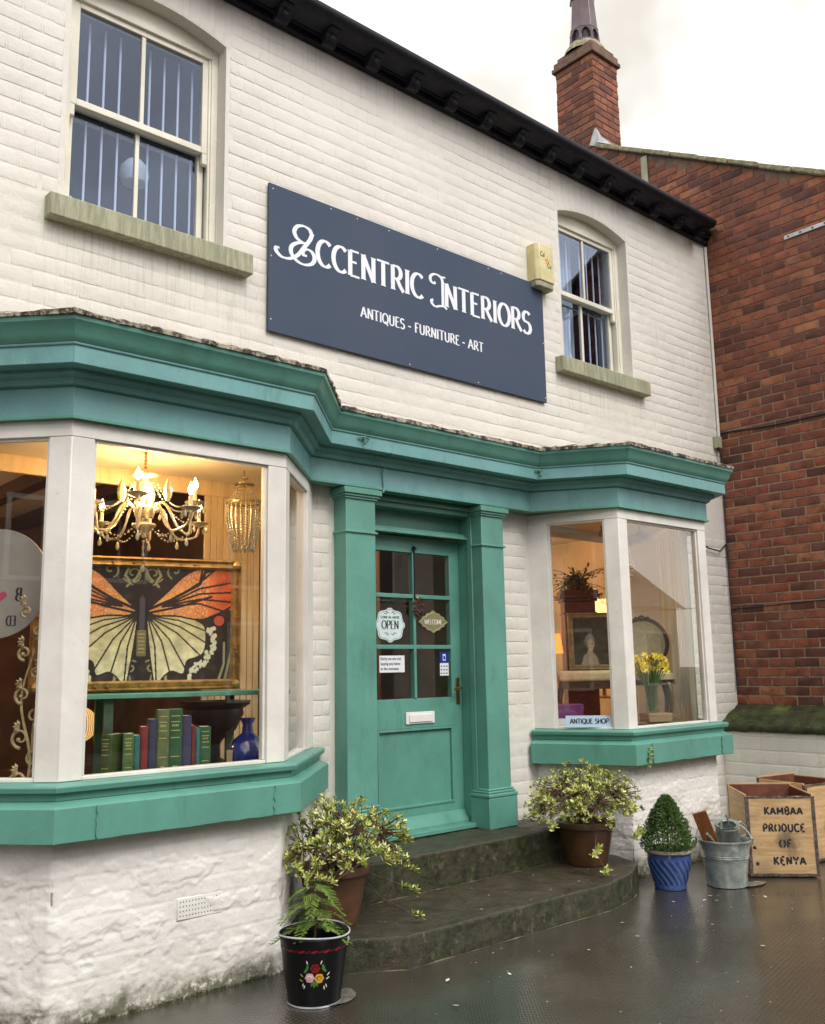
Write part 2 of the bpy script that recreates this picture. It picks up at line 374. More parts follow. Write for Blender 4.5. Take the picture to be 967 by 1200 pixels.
# ---------------------------------------------------------------- stroke lettering
def arc(cx, cy, rx, ry, a0, a1, n=18): return [(cx+rx*math.cos(R(a0+(a1-a0)*i/n)), cy+ry*math.sin(R(a0+(a1-a0)*i/n))) for i in range(n+1)]
def spl(P, n=7):
    out = []
    for i in range(len(P)-1):
        p0, p1, p2, p3 = (Vector(P[max(i-1, 0)]), Vector(P[i]), Vector(P[i+1]), Vector(P[min(i+2, len(P)-1)]))
        for k in range(n):
            t = k/n; out.append(tuple(.5*((2*p1)+(-p0+p2)*t+(2*p0-5*p1+4*p2-p3)*t*t+(-p0+3*p1-3*p2+p3)*t**3)))
    return out+[tuple(P[-1])]
GL = {
 'A': (.62, [[(.02, 0), (.30, 1)], [(.30, 1), (.58, 0)], [(.12, .34), (.48, .34)]]),
 'B': (.56, [[(.1, 0), (.1, 1)], [(.1, 1), (.28, 1)]+arc(.28, .76, .18, .24, 90, -90, 10)+[(.1, .52)], [(.28, .52)]+arc(.28, .26, .21, .26, 90, -90, 10)+[(.1, 0)]]),
 'C': (.58, [arc(.34, .5, .29, .5, 48, 312, 26)]),
 'D': (.60, [[(.1, 0), (.1, 1)], [(.1, 1), (.24, 1)]+arc(.24, .5, .30, .5, 90, -90, 18)+[(.1, 0)]]),
 'E': (.50, [[(.1, 0), (.1, 1)], [(.1, 1), (.45, 1)], [(.1, .56), (.36, .56)], [(.1, 0), (.47, 0)]]),
 'F': (.47, [[(.1, 0), (.1, 1)], [(.1, 1), (.44, 1)], [(.1, .54), (.35, .54)]]),
 'H': (.62, [[(.1, 0), (.1, 1)], [(.52, 0), (.52, 1)], [(.1, .52), (.52, .52)]]),
 'I': (.24, [[(.12, 0), (.12, 1)]]),
 'K': (.58, [[(.1, 0), (.1, 1)], [(.52, 1), (.12, .45)], [(.2, .54), (.54, 0)]]),
 'L': (.46, [[(.1, 0), (.1, 1)], [(.1, 0), (.43, 0)]]),
 'M': (.76, [[(.1, 0), (.1, 1)], [(.1, 1), (.38, .2)], [(.38, .2), (.66, 1)], [(.66, 0), (.66, 1)]]),
 'N': (.62, [[(.1, 0), (.1, 1)], [(.1, 1), (.52, 0)], [(.52, 0), (.52, 1)]]),
 'O': (.66, [arc(.33, .5, .28, .5, 90, 450, 30)]),
 'P': (.52, [[(.1, 0), (.1, 1)], [(.1, 1), (.26, 1)]+arc(.26, .73, .20, .27, 90, -90, 12)+[(.1, .46)]]),
 'Q': (.66, [arc(.33, .5, .28, .5, 90, 450, 30), [(.30, .2), (.44, .02), (.62, -.16)]]),
 'R': (.58, [[(.1, 0), (.1, 1)], [(.1, 1), (.26, 1)]+arc(.26, .74, .19, .26, 90, -90, 12)+[(.1, .48)], [(.28, .48), (.42, .2), (.56, 0)]]),
 'S': (.50, [arc(.26, .74, .19, .26, 35, 230, 14)+[(.26, .52)]+arc(.24, .26, .21, .27, 65, -145, 16)]),
 'T': (.56, [[(.28, 0), (.28, 1)], [(.02, 1), (.54, 1)]]),
 'U': (.62, [[(.1, 1), (.1, .3)]+arc(.31, .3, .21, .3, 180, 360, 14)+[(.52, 1)]]),
 'W': (.84, [[(.02, 1), (.22, 0)], [(.22, 0), (.42, .85)], [(.42, .85), (.62, 0)], [(.62, 0), (.82, 1)]]),
 'Y': (.58, [[(.02, 1), (.29, .48)], [(.56, 1), (.29, .48)], [(.29, .48), (.29, 0)]]),
 '-': (.36, [[(.04, .42), (.30, .42)]]), ' ': (.34, []), '.': (.2, [[(.08, 0), (.08, .06)]]), ',': (.2, [[(.1, .06), (.04, -.12)]]), "'": (.16, [[(.08, 1), (.08, .8)]]),
 'e': (.78, [spl([(.64, .88), (.58, .98), (.44, 1.02), (.28, .96), (.20, .80), (.26, .64), (.42, .56), (.52, .55)]), spl([(.50, .57), (.30, .52), (.14, .38), (.12, .20), (.24, .04), (.44, -.02), (.64, .06), (.72, .22), (.66, .38), (.52, .42), (.42, .34), (.44, .24), (.52, .24)]), spl([(.66, .90), (.60, .70), (.46, .46), (.30, .20), (.10, .03), (-.10, .0), (-.24, .10), (-.25, .20), (-.17, .22)])]),
 'i': (.56, [[(.40, .0), (.40, .88)], spl([(.40, .86), (.37, 1.0), (.24, 1.09), (.08, 1.06), (-.02, .94), (-.01, .80), (.08, .74), (.15, .80)]), spl([(.22, 1.08), (.36, 1.06), (.50, 1.08)]), spl([(.54, -.03), (.42, .03), (.28, .0), (.14, -.06), (.03, .0), (.0, .10), (.06, .16)])]),
}
def stroke(b, pts, thick, thin, z, d, contrast=True, taper=True):
    n = len(pts); L = []; Rr = []
    for i, (x, y) in enumerate(pts):
        a = pts[min(i+1, n-1)]; c = pts[max(i-1, 0)]; dx, dy = a[0]-c[0], a[1]-c[1]; l = math.hypot(dx, dy) or 1
        w = (thin+(thick-thin)*abs(dy)/l if contrast else thick)/2
        L.append((x-dy/l*w, y+dx/l*w)); Rr.append((x+dy/l*w, y-dx/l*w))
    vs = [(x, z-d, y) for x, y in L]+[(x, z-d, y) for x, y in Rr]+[(x, z, y) for x, y in L]+[(x, z, y) for x, y in Rr]
    fs = []
    for i in range(n-1):
        fs += [(i, i+1, n+i+1, n+i), (i, 2*n+i, 2*n+i+1, i+1), (n+i, n+i+1, 3*n+i+1, 3*n+i)]
    fs += [(0, n, 3*n, 2*n), (n-1, 3*n-1+0, 4*n-1, 2*n-1)] if False else [(0, n, 3*n, 2*n), (n-1, 3*n-1, 4*n-1, 2*n-1)]
    b.add(vs, fs)
def text_mesh(txt, h, width=None, thick=.17, thin=.07, serif=True, stencil=False, d=.0015, slant=0, track=.0, heights=None, mirror=False):
    """lettering in the x-z plane, its front towards -y, origin at the left of the baseline; returns a B per letter"""
    out = []; x = 0; adv = []
    for ch in txt:
        w, ss = GL[ch]; adv.append(x); x += w+track
    tot = x-track; sx = (width/tot) if width else h
    for i, (ch, ax) in enumerate(zip(txt, adv)):
        w, ss = GL[ch]
        if not ss: continue
        b = B(); k = 0
        for s in ss:
            pts = s
            if stencil:
                q = [Vector(p) for p in s]
                if len(q) > 2 or True:
                    t0 = (q[1]-q[0]).normalized()*.075; t1 = (q[-2]-q[-1]).normalized()*.075
                    e0 = any((q[0]-Vector(z)).length < .12 for s2 in ss if s2 is not s for z in s2); e1 = any((q[-1]-Vector(z)).length < .12 for s2 in ss if s2 is not s for z in s2)
                    if e0: q[0] = q[0]+t0
                    if e1: q[-1] = q[-1]+t1
                pts = [tuple(z) for z in q]
                if ch in 'OQ': 
                    for seg in (pts[2:14], pts[17:29]): stroke(b, [((ax+px)*sx, py*h) for px, py in seg], thick*h, thin*h, 0, d*(1+.06*k)); k += 1
                    continue
            pp = [((ax+px)*sx, py*h) for px, py in pts]
            if mirror: pp = [(tot*sx-px, py) for px, py in pp][::-1]
            stroke(b, pp, thick*h, thin*h, 0, d*(1+.06*k)); k += 1
            if serif and ch not in 'OQ' and abs(s[0][0]-s[-1][0]) < .3 and len(s) == 2 and abs(s[0][1]-s[-1][1]) > .3:
                for e in (0, -1):
                    ex, ey = pts[e]
                    if ey < .02 or ey > .98:
                        X, Y = (ax+ex)*sx, ey*h; sgn = 1 if ey < .5 else -1; sw = thick*h*.5+.045*h
                        if mirror: X = tot*sx-X
                        b.add([(X-sw, -d*(1.5+.06*k), Y), (X+sw, -d*(1.5+.06*k), Y), (X+thick*h*.45, -d*(1.5+.06*k), Y+sgn*.06*h), (X-thick*h*.45, -d*(1.5+.06*k), Y+sgn*.06*h)], [(0, 1, 2, 3)]); k += 1
        out.append(b)
    return out

# ---------------------------------------------------------------- bricks
_bm = {}
def brick_data(w, h, d, ins, var, seed=0):
    key = (round(w, 3), round(h, 3), d, ins, seed)
    if key in _bm: return _bm[key]
    rg = random.Random(hash(key) & 0xffff)
    x, z = w/2, h/2
    base = [(-x, -z), (-x/3, -z), (x/3, -z), (x, -z), (x, 0), (x, z), (x/3, z), (-x/3, z), (-x, z), (-x, 0)]
    vs = []; n = 10
    jig = [(rg.uniform(-1, 1)*var, rg.uniform(-1, 1)*var) for _ in base]
    for (bx, bz), (jx, jz) in zip(base, jig): vs.append((bx+jx*.4, .004, bz+jz*.4))
    for lv, (i2, dd) in enumerate(((ins*.35, d*.6), (ins, d))):
        for (bx, bz), (jx, jz) in zip(base, jig):
            kx = (x-i2)/x; kz = (z-i2)/z
            vs.append((bx*kx+jx, -dd*(1+rg.uniform(-.25, .15)), bz*kz+jz))
    fs = []
    for l in (0, 1): fs += [(l*n+i, l*n+(i+1) % n, (l+1)*n+(i+1) % n, (l+1)*n+i) for i in range(n)]
    t = 2*n
    fs += [(t, t+1, t+7, t+8, t+9), (t+1, t+2, t+6, t+7), (t+2, t+3, t+4, t+5, t+6)]
    _bm[key] = (vs, fs); return _bm[key]
_bmesh = {}
def brick_mesh(key, mat, smooth):
    kk = key+(mat,)
    if kk not in _bmesh:
        vs, fs = brick_data(*key); me = bpy.data.meshes.new('brick'); me.from_pydata(vs, [], fs)
        me.materials.append(MT[mat])
        me.polygons.foreach_set('use_smooth', [True]*len(me.polygons))
        if not smooth: me.set_sharp_from_angle(angle=R(30))
        _bmesh[kk] = me
    return _bmesh[kk]
def lay(items, mat, parent, limit, smooth, stuff_parent=None):
    """items: (world centre, Z rotation, roll, brick key); the ones showing largest become objects, the rest one mesh"""
    o = org(parent); sc = []
    for it in items:
        px, py, z = project(it[0]); ins = -15 < px < 982 and -15 < py < 1215 and z > 0
        sc.append((0 if ins else 1, z if z > 0 else 99))
    order = sorted(range(len(items)), key=lambda i: sc[i])
    for i in order[:limit]:
        c, rz, ro, key = items[i]
        b = bpy.data.objects.new('brick', brick_mesh(key, mat, smooth)); col.objects.link(b)
        b.parent = parent; b.location = Vector(c)-o; b.rotation_euler = Euler((0, ro, rz))
    rest = B()
    for i in order[limit:]:
        c, rz, ro, key = items[i]; vs, fs = brick_data(*key)
        rest.add(vs, fs, Matrix.Translation(c) @ Euler((0, ro, rz)).to_matrix().to_4x4())
    if rest.v:
        r = rest.build('brick_courses', mat, parent, fix=False, ang=180 if smooth else 30); tag(r, kind='stuff')
PB, CH = .2475, .0875
def courses(u0, u1, z0, z1, holes, brickfn, seed=1, bond='garden', zb=0, gap=.0048):
    """clip running courses against rectangular holes; brickfn(u, z, w, h)"""
    rg = random.Random(seed); k0 = int(math.floor((z0-zb)/CH)); k1 = int(math.ceil((z1-zb)/CH))
    for k in range(k0, k1):
        za, zc = zb+k*CH+gap, zb+(k+1)*CH-gap
        if zc < z0+.02 or za > z1-.02: continue
        za_, zc_ = max(za, z0), min(zc, z1)
        head = (k % 5 == 2) if bond == 'garden' else False
        L = PB/2 if head else PB
        x = u0-PB+(PB/2 if k % 2 else 0)+(PB/4 if head else 0)+rg.uniform(-.02, .02)
        while x < u1:
            a, b = max(x+gap, u0), min(x+L-gap, u1); x += L
            if b-a < .02: continue
            segs = [(a, b, za_, zc_)]
            for (hx0, hx1, hz0, hz1) in holes:
                ns = []
                for (p, q, r, s) in segs:
                    if q <= hx0 or p >= hx1 or s <= hz0 or r >= hz1: ns.append((p, q, r, s)); continue
                    if p < hx0: ns.append((p, hx0, r, s))
                    if q > hx1: ns.append((hx1, q, r, s))
                    m0, m1 = max(p, hx0), min(q, hx1)
                    if r < hz0: ns.append((m0, m1, r, hz0))
                    if s > hz1: ns.append((m0, m1, hz1, s))
                segs = ns
            for (p, q, r, s) in segs:
                if q-p > .025 and s-r > .022: brickfn((p+q)/2, (r+s)/2, q-p, s-r, rg)

# ================================================================ GROUND
def grid_sheet(name, x0, x1, y0, y1, z, mat, n=1, kind='structure', amp=0):
    b = B(); nx = max(1, int((x1-x0)*n)); ny = max(1, int((y1-y0)*n)); vs = []
    for i in range(nx+1):
        for j in range(ny+1):
            x, y = x0+(x1-x0)*i/nx, y0+(y1-y0)*j/ny
            vs.append((x, y, z+(amp*fbm(x, y, 0, 3, .8) if amp else 0)))
    b.add(vs, [(i*(ny+1)+j, (i+1)*(ny+1)+j, (i+1)*(ny+1)+j+1, i*(ny+1)+j+1) for i in range(nx) for j in range(ny)])
    return tag(b.build(name, mat, fix=False), kind=kind)
grid_sheet('ground', -400, 400, -400, 400, -.16, simple('earth_ground', (.07, .07, .05), .9, .3, .5, .5, 8, .05))
grid_sheet('yard_paving', -12.9, 20, -6.2, .3, 0, 'pave', 6, amp=.006)
kb = B(); kb.box(-60, 80, -6.35, -6.2, -.16, .004); tag(kb.build('kerb', simple('granite_kerb', (.24, .23, .21), .6)), kind='structure')
grid_sheet('road', -60, 80, -12.2, -6.35, -.12, simple('wet_asphalt', (.045, .045, .046), .35, .25, 3, .5, 120, .004))
kb = B(); kb.box(-60, 80, -14.2, -12.2, -.16, .0); tag(kb.build('far_pavement', simple('concrete_flags', (.20, .19, .17), .6)), kind='structure')

# ================================================================ SHOP BUILDING
SHOP = thing('shop_building', 'cream painted brick shop with teal shopfront, two bay windows and black eaves gutter', 'shop', (3.3, 0, 0))
XL, XR = -2.2, 8.49
BAYL = [(1.12, -.14), (1.625, -.68), (2.835, -.68), (3.35, -.14)]
BAYR = [(5.43, -.14), (5.81, -.68), (7.04, -.68), (7.42, -.14)]
WINS = [(1.775, 2.785, 4.10, 5.50, 5.585), (6.084, 7.075, 4.09, 5.45, 5.535)]   # x0 x1 sill spring crown
DOOR = (3.93, 4.885)
holes = [(w[0], w[1], w[2]-.16 if False else w[2], w[4]) for w in WINS]+[(DOOR[0]-.03, DOOR[1]+.05, .38, 2.72), (1.18, 3.29, 0.93, 2.75), (5.62, 7.33, .93, 2.75)]
T = .32
def cell_wall(x0, x1, z0, z1, holes, T):
    xs = sorted({x0, x1, *[h[0] for h in holes], *[h[1] for h in holes]}); zs = sorted({z0, z1, *[h[2] for h in holes], *[h[3] for h in holes]})
    def solid(i, j):
        if i < 0 or j < 0 or i >= len(xs)-1 or j >= len(zs)-1: return False
        cx, cz = (xs[i]+xs[i+1])/2, (zs[j]+zs[j+1])/2
        return not any(h[0] < cx < h[1] and h[2] < cz < h[3] for h in holes)
    b = B()
    for i in range(len(xs)-1):
        for j in range(len(zs)-1):
            if not solid(i, j): continue
            a, c, e, g = xs[i], xs[i+1], zs[j], zs[j+1]
            b.add([(a, 0, e), (c, 0, e), (c, 0, g), (a, 0, g)], [(0, 1, 2, 3)]); b.add([(a, T, e), (c, T, e), (c, T, g), (a, T, g)], [(3, 2, 1, 0)])
            if not solid(i-1, j): b.add([(a, 0, e), (a, T, e), (a, T, g), (a, 0, g)], [(3, 2, 1, 0)])
            if not solid(i+1, j): b.add([(c, 0, e), (c, T, e), (c, T, g), (c, 0, g)], [(0, 1, 2, 3)])
            if not solid(i, j-1): b.add([(a, 0, e), (c, 0, e), (c, T, e), (a, T, e)], [(3, 2, 1, 0)])
            if not solid(i, j+1): b.add([(a, 0, g), (c, 0, g), (c, T, g), (a, T, g)], [(0, 1, 2, 3)])
    return b
wb = cell_wall(XL, XR, -.15, 5.83, holes, T)
items = []
def key_of(w, h, d, ins, var, rg): 
    std = abs(w-(PB-.0096)) < .004 and abs(h-(CH-.0096)) < .004
    return (round(w, 3), round(h, 3), d, ins, var, rg.randint(0, 9) if std else rg.randint(0, 1))
for (x0, x1, zs_, sp, cn) in WINS:      # segmental arch: spandrels with the curved soffit, then a ring of voussoirs
    hw = (x1-x0)/2; xc = (x0+x1)/2; rise = cn-sp; Rad = (hw*hw+rise*rise)/(2*rise); zc = cn-Rad; a = math.asin(hw/Rad)
    pts = [(xc+Rad*math.sin(-a+2*a*i/16), zc+Rad*math.cos(-a+2*a*i/16)) for i in range(17)]
    for i in range(16):
        (xa, za), (xb, zb_) = pts[i], pts[i+1]
        if cn-min(za, zb_) > 1e-4: wb.add([(xa, 0, za), (xb, 0, zb_), (xb, 0, cn+1e-4), (xa, 0, cn+1e-4), (xa, T, za), (xb, T, zb_)], [(0, 1, 2, 3), (0, 4, 5, 1)])
    nv = 14; aa = a*1.10
    for i in range(nv):
        t = -aa+2*aa*(i+.5)/nv; rr = Rad+.113
        items.append(((xc+rr*math.sin(t), 0, zc+rr*math.cos(t)), 0, t, (round(2*aa*Rad/nv-.005, 3), .215, .0012, .007, .0012, i % 4)))
WALL = wb.build('wall', 'cream', SHOP, smooth=False, fix=False)
bh = [(h[0]-.004, h[1]+.004, h[2]-(.16 if h[2] > 4 else 0), h[3]+(.235 if h[2] > 4 else 0)) for h in holes]
bh[0] = (WINS[0][0]-.03, WINS[0][1]+.03, WINS[0][2], WINS[0][4]+.225); bh[1] = (WINS[1][0]-.03, WINS[1][1]+.03, WINS[1][2], WINS[1][4]+.225)
bh += [(1.66, 2.98, 3.94, 4.12), (5.97, 7.23, 3.93, 4.11)]
bh += [(3.60, 3.95, 0, 2.72), (4.86, 5.18, 0, 2.72), (XL, XR, 2.70, 3.13), (1.1, 3.36, 0, 2.75), (5.50, 7.43, 0, 2.75), (3.4, 5.4, -.2, .40)]
def fb(u, z, w, h, rg):
    items.append(((u,   .0020*max(0, min(1, .55+1.5*fbm(u, z*1.4, 3, 3, .8)))+rg.uniform(-.0004, .0004), z), 0, rg.uniform(-.013, .013), (round(w, 3), round(h, 3), .0025, .0075, .0030, rg.randint(0, 13) if w > .25 else rg.randint(0, 2))))
CH_, PB_ = CH, PB; CH, PB = .0935, .256
courses(XL, XR-.002, 0, 5.80, bh, fb, 3, gap=.0022)
CH, PB = CH_, PB_
lay(items, 'cream', WALL, 300, True)

# roof, eaves, gutter
rf = B(); rf.add([(XL, -.17, 5.958), (XR-.01, -.17, 5.958), (XR-.01, 3.2, 7.6), (XL, 3.2, 7.6), (XL, 6.6, 6.02), (XR-.01, 6.6, 6.02)], [(0, 1, 2, 3), (3, 2, 5, 4)])
sl = MT['slate'] = simple('wet_slate', (.06, .065, .075), .35, .3, 5, .4, 30)
rf.build('roof', sl, SHOP)
bw = B(); bw.box(XL, XL+.2, .32, 6.6, -.1, 5.9); bw.box(XL+.2, XR-.02, 6.4, 6.6, -.1, 5.9); bw.build('rear_wall', 'cream', SHOP)
cor = B()
for (y0, z0, z1) in ((-.045, 5.825, 5.875), (-.075, 5.875, 5.915), (-.095, 5.915, 5.955)): cor.box(XL, XR-.006, y0, .04, z0, z1-.0005)
CORN = cor.build('eaves_cornice', 'black', SHOP, bev=.006)
den = B()
x = XL+.05
while x < XR-.1:
    den.box(x, x+.115, -.088, -.044, 5.835, 5.872); x += .155
g = B()
prof0 = [(-.30, 6.045), (-.295, 6.06), (-.285, 6.055), (-.275, 5.99), (-.235, 5.945), (-.15, 5.935), (-.13, 5.94), (-.13, 6.03), (-.10, 6.03), (-.10, 5.925), (-.155, 5.915), (-.245, 5.925), (-.292, 5.975), (-.305, 6.02)]
prof = [(-.285, 5.935), (-.280, 5.945), (-.268, 5.940), (-.262, 5.918), (-.215, 5.898), (-.125, 5.888), (-.125, 5.955), (-.097, 5.955), (-.097, 5.866), (-.16, 5.868), (-.225, 5.876), (-.268, 5.892), (-.284, 5.912)]; g.prism(prof, XL, 8.27, axis='x'); GUT = g.build('gutter', 'black', SHOP)
xk = 8.20
while xk > XL:
    k = B(); w = .050
    k.prism([(-.09, 5.785), (-.125, 5.785), (-.160, 5.815), (-.172, 5.845), (-.205, 5.852), (-.215, 5.866), (-.09, 5.866)], xk-w, xk+w, axis='x')
    k.lathe([(.001, .018), (.018, .016), (.026, .006), (.027, 0)], n=12, m=Matrix.Translation((xk, -.158, 5.825)) @ Matrix.Rotation(R(90), 4, 'X'))
    k.build('gutter_bracket', 'black', SHOP, bev=.003)
    xk -= .39
rd = B(); rd.box(XL, XR-.03, -.0015, .01, 5.795, 5.8255); 
# sash windows
def sash(x0, x1, zs, sp, cn, tight, curtain):
    yf = .10
    w = B()  # fixed box frame
    w.box(x0, x0+.045, yf, yf+.13, zs+.0, cn+.0); w.box(x1-.045, x1, yf, yf+.13, zs, cn)
    w.box(x0+.045, x1-.045, yf, yf+.13, sp-.055, cn+.01); w.box(x0+.045, x1-.045, yf-.01, yf+.13, zs, zs+.05)
    F = w.build('sash_window', 'ivory', SHOP, bev=.004)
    for (p_, q_) in ((x0+.045, x0+.060), (x1-.060, x1-.045)):
        bd = B(); bd.box(p_, q_, yf+.010, yf+.03, zs+.05, sp-.055); bd.build('staff_bead', 'ivory', F, bev=.003)
    zm = (zs+sp)/2; xc = (x0+x1)/2; a, c = x0+.06, x1-.06
    for (lo, hi, yy, nm) in ((zm-.022, sp-.055, yf+.02, 'upper'), (zs+.05, zm+.022, yf+.068, 'lower')):
        s = B(); rb = .042 if nm == 'upper' else .06
        s.box(a, a+.04, yy, yy+.04, lo, hi); s.box(c-.04, c, yy, yy+.04, lo, hi)
        s.box(a+.04, c-.04, yy, yy+.04, hi-.038, hi); s.box(a+.04, c-.04, yy+.001, yy+.04, lo, lo+rb)
        s.box(xc-.013, xc+.013, yy+.006, yy+.034, lo+rb, hi-.038)
        if nm == 'upper':
            for e in (a-.004, c-.036+.004): s.prism([(yy+.002, lo-.07), (yy+.018, lo-.085), (yy+.034, lo-.06), (yy+.038, lo+.001), (yy+.002, lo+.001)], e, e+.035, axis='x')
        S = s.build('sash', 'ivory', F, bev=.003)
        for (p, q) in ((a+.04, xc-.013), (xc+.013, c-.04)):
            gl = B(); gl.box(p, q, yy+.018, yy+.022, lo+rb, hi-.038); gl.build('pane', 'glass2', F, fix=True, smooth=False)
    for j in range(9):
        xb = x0+.11+j*(x1-x0-.22)/8
        if abs(xb-xc) < .02: continue
        for (lo, hi) in ((zs+.08, zm-.03), (zm+.03, sp-.08)):
            r = B(); r.tube([(xb, yf+.145, lo), (xb, yf+.145, hi)], .0075, 8); r.build('security_bar', 'lettering', F)
    hb = B(); hb.box(x0+.07, x1-.07, yf+.14, yf+.152, zm-.052, zm-.04); hb.build('bar_rail', MT['lead'], F)
    sl_ = B(); sl_.prism([(-.085, zs-.145), (-.085, zs-.012), (.10, zs+.002), (.10, zs-.145)], x0-(.095 if x0 < 4 else .115), x1+(.17 if x0 < 4 else .15), axis='x'); sl_.build('sill', 'sill', SHOP, bev=.008)
    return F
S1 = sash(*WINS[0], True, 0); S2 = sash(*WINS[1], False, 1)
# upper rooms
room_u = simple('blue_grey_plaster', (.05, .075, .15), .85, .1, 3)
for (x0, x1) in ((XL+.25, 4.2), (4.3, 8.3)):
    r = B(); r.add([(x0, T+.01, 3.35), (x1, T+.01, 3.35), (x1, 2.4, 3.35), (x0, 2.4, 3.35), (x0, T+.01, 5.80), (x1, T+.01, 5.80), (x1, 2.4, 5.80), (x0, 2.4, 5.80)], [(0, 1, 2, 3), (7, 6, 5, 4), (1, 5, 6, 2), (2, 6, 7, 3), (3, 7, 4, 0)])
    r.build('upper_room', room_u, SHOP, smooth=False, fix=False)

# entablature over the shopfront
ENTP = [(XL+.02, -.14)]+BAYL+BAYR[:]+[(7.42, .0)]
ENTP[-1] = (7.4201, -.001)
def prof_closed(p, back=-.10):
    return [(o, z) for o, z in p]+[(back, p[-1][1]), (back, p[0][1])]
PATH = [(XL+.02, -.14)]+BAYL+BAYR
def ent(name, p, mat, parent, back=-.10, bev=0.):
    b = B(); b.sweep(PATH, prof_closed(p, back)); return b.build(name, mat, parent, bev=bev, ang=30)
ENT = ent('entablature', [(0, 2.690), (0, 2.832)], 'teal_skylit', SHOP, bev=.003)
ent('bed_mould', [(.004, 2.8325), (.022, 2.838), (.030, 2.850), (.034, 2.866), (.052, 2.872), (.064, 2.884), (.064, 2.899)], 'teal_skylit', ENT)
ent('corona', [(.142, 2.8995), (.142, 2.982), (.150, 2.986), (.152, 2.996)], 'teal_skylit', ENT, bev=.003)
ent('cyma', [(.150, 2.9965), (.158, 3.004), (.176, 3.030), (.188, 3.066), (.204, 3.084), (.208, 3.104)], 'teal', ENT)
ent('drip_fillet', [(.012, 2.678), (.012, 2.6895)], 'teal', ENT)
# ragged mossy lead and mortar on top
def ragged():
    b = B(); P = []
    for (p, q) in zip(PATH[:-1], PATH[1:]):
        L = math.hypot(q[0]-p[0], q[1]-p[1]); n = max(1, int(L/.035)); P += [(p[0]+(q[0]-p[0])*i/n, p[1]+(q[1]-p[1])*i/n) for i in range(n)]
    P.append(PATH[-1]); F = offset_frames(P); k = 5; rg = random.Random(5)
    vs = []
    for i, (p, d) in enumerate(F):
        j = rg.uniform(-.004, .005); h = rg.uniform(-.004, .007); dn = .004*max(0, fbm(p[0], p[1], 2, 4, 9))
        depth = -p[1]*.0
        for (o, z) in ((.200+j, 3.1045-dn), (.216+j, 3.106-dn*1.5), (.218+j, 3.124+h), (.19, 3.138+h+rg.uniform(-.003, .004)), (.05, 3.15+rg.uniform(-.004, .01))): vs.append((p[0]+d[0]*o, p[1]+d[1]*o, z))
        vs.append((p[0], .012, 3.175+rg.uniform(-.006, .02)))
    k = 6; b.add(vs, [(i*k+j, (i+1)*k+j, (i+1)*k+j+1, i*k+j+1) for i in range(len(F)-1) for j in range(k-1)])
    n = len(F)-1
    b.add([vs[n*k+j] for j in range(k)]+[(vs[n*k][0]-.02, .012, 3.104)], [tuple(range(k+1))])
    return b.build('lead_capping', 'flash', ENT, ang=50)
ragged()
for xx in (3.66, 5.36):
    hk = B(); hk.tube([(xx-.04, -.293, 2.965), (xx, -.31, 2.972), (xx+.045, -.293, 2.962)], .006, 6); hk.ball((xx, -.30, 2.965), .014, 8); hk.tube([(xx, -.30, 2.965), (xx+.005, -.31, 2.93), (xx, -.293, 2.925)], .005, 6)
    hk.build('cable_hook', 'teal', ENT)
ww = B(); ww.tube([(3.90, -.29, 2.905), (3.935, -.22, 2.895), (3.95, -.155, 2.86), (3.935, -.150, 2.79), (3.945, -.150, 2.70), (3.93, -.16, 2.66)], .0055, 6); ww.build('old_cable', 'teal', ENT)

